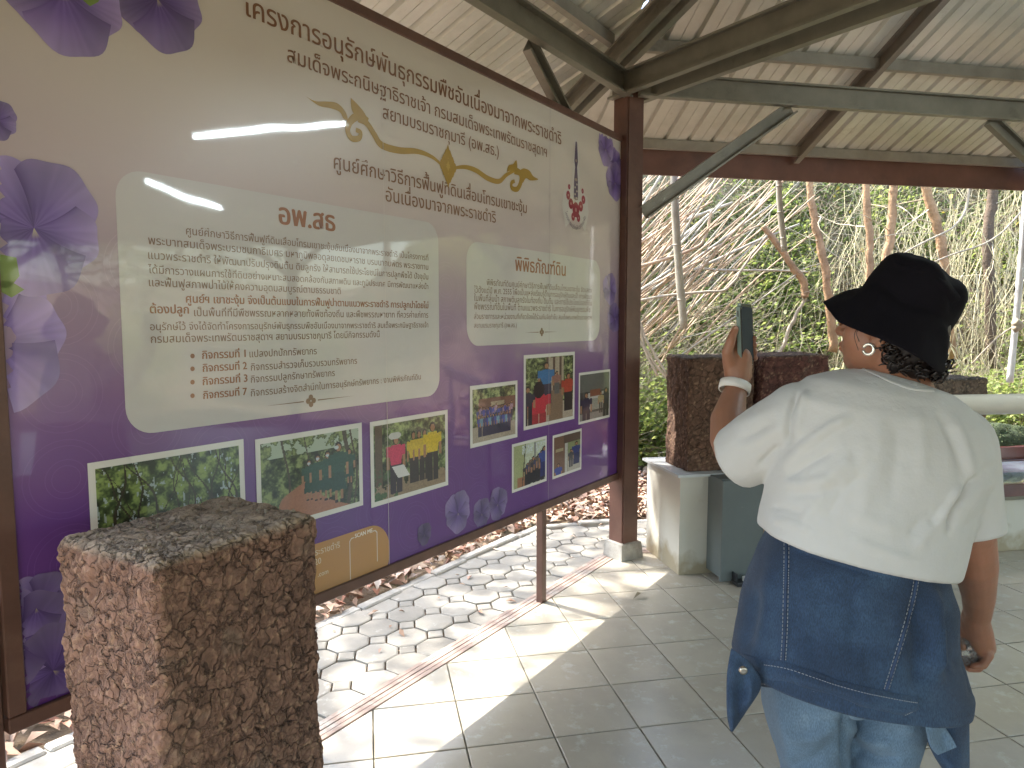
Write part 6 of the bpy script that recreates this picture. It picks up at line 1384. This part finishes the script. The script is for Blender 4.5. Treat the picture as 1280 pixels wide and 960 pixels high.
o = put('hair_curls', cm.mesh('hair_curls', True), M['hair']); o['kind'] = 'stuff'
cm = MB()
for (x, y), (x2, y2), (x3, y3) in (((1078, 404), (1068, 418), (1073, 438)), ((1082, 406), (1071, 415), (1074, 427)), ((1088, 408), (1084, 414), (1098, 420))):
    P_ = [W(x, y, PY - .085), W(x2, y2, PY - .094), W(x3, y3, PY - .086)]; cm.tube([Vector(p) for p in spline([tuple(p) for p in P_], 6)], .0008, 4)
o = put('loose_strand', cm.mesh('loose_strand', True), M['hair']); o['kind'] = 'stuff'
# --- sunglasses, earring, watch
lens = mat('amber_lens', (.42, .17, .02), .08, trans=.4, coat=1.); k = MB()
for s in (1, -1): ellipsoid(k, hp(.094, s * .034, .004), (hf * .006 - hl_ * s * .003, hl_ * .029 + hf * .006 * s * -1, hu * .023))
k2 = MB(); 
for s in (1,): k2.tube([hp(.092, s * .060, .014), hp(.05, s * .078, .012), hp(-.005, s * .083, .008)], .0028, 6)
gl = put('sunglasses', k2.mesh('temple', True), mat('amber_frame', (.30, .13, .02), .2, coat=.6)); put('lens', k.mesh('lens', True), lens)
k = MB(); c = hp(-.004, .087, -.046); k.tube([c + hf * math.cos(t) * .0105 + hu * math.sin(t) * .0105 for t in np.linspace(0, 2 * math.pi * .93, 22)], .0034, 8); put('hoop_earring', k.mesh('hoop_earring', True), mat('pearl_metal', (.75, .72, .64), .15, .6, coat=1.))
ad_ = (Wp(922, 470, 1.84) - Wp(916, 500, 1.81)).normalized(); wx = (Vector((1, 0, 0)) - ad_ * ad_.x).normalized(); wy = ad_.cross(wx); wc = Wp(918.5, 484, 1.829)
k = MB(); k.rings([[wc + (wx * math.cos(t) * (.0365 + e_) + wy * math.sin(t) * (.031 + e_)) + ad_ * z for t in np.linspace(0, 2 * math.pi, 40, endpoint=False)] for e_, z in ((0, -.0125), (.0028, -.0115), (.0034, 0), (.0028, .0115), (0, .0125))], caps=False); wm = put('watch_band', k.mesh('watch_band', True), mat('white_rubber', (.74, .73, .70), .4)); s_ = wm.modifiers.new('t', 'SOLIDIFY'); s_.thickness = .002
# --- phone (held: a thing of its own)
ph = empty('phone', PHc, 0, 'dark phone in a pale green rimmed case held up in the raised left hand', 'phone')
def pbox(name, a, b, m, bev):
    q = MB(); q.box(a, b); me = q.mesh(name); b_ = bmesh.new(); b_.from_mesh(me)
    if bev: bmesh.ops.bevel(b_, geom=[e for e in b_.edges if abs((e.verts[0].co - e.verts[1].co).y) > 1e-4] if bev > .003 else b_.edges[:], offset=bev, segments=5 if bev > .003 else 1, affect='EDGES')
    b_.to_mesh(me); b_.free(); me.transform(Matrix(((pw_.x, -pn.x, pu.x, 0), (pw_.y, -pn.y, pu.y, 0), (pw_.z, -pn.z, pu.z, 0), (0, 0, 0, 1)))); return link_mesh(name, me, m, ph)
pbox('phone_case', (-.0385, -.0048, -.079), (.0385, .0052, .079), mat('pale_green_case', (.16, .23, .21), .4), .009)
pbox('phone_body', (-.0365, -.0062, -.077), (.0365, -.0049, .077), mat('black_phone_glass', (.012, .014, .017), .25), .008)
pbox('screen', (-.033, -.0067, -.070), (.033, -.00625, .071), mat('dim_screen', (.008, .012, .016), .5, spec=.15, emit=((.10, .20, .26), .008)), .006)
pbox('side_button', (-.0392, -.001, .045), (-.0386, .002, .060), M['black'], 0); pbox('camera_bump', (-.031, .0053, .035), (-.003, .0080, .070), M['black'], .006)
# --- crumpled clear plastic in the lowered hand
pbm = MB(); a = W(1207, 792, 1.66); b = W(1216, 832, 1.665); cyl(pbm, a, b, .024, .022, 26); pm = remesh(pbm, .004, 2); V = get_co(pm); f1, f2 = worley(V * 55, 3); set_co(pm, V + get_no(pm) * ((f2 - f1) * .010 - .003)[:, None])
pm.polygons.foreach_set('use_smooth', np.zeros(len(pm.polygons), bool)); pl = link_mesh('plastic_wrapper', pm, mat('clear_plastic', (.85, .86, .86), .08, trans=.85, coat=.5, ior=1.25)); V = get_co(pm); cc = V.mean(0); set_co(pm, V - cc); pl.location = cc
tag(pl, 'crumpled clear plastic wrapper clutched in the lowered right hand', 'wrapper')
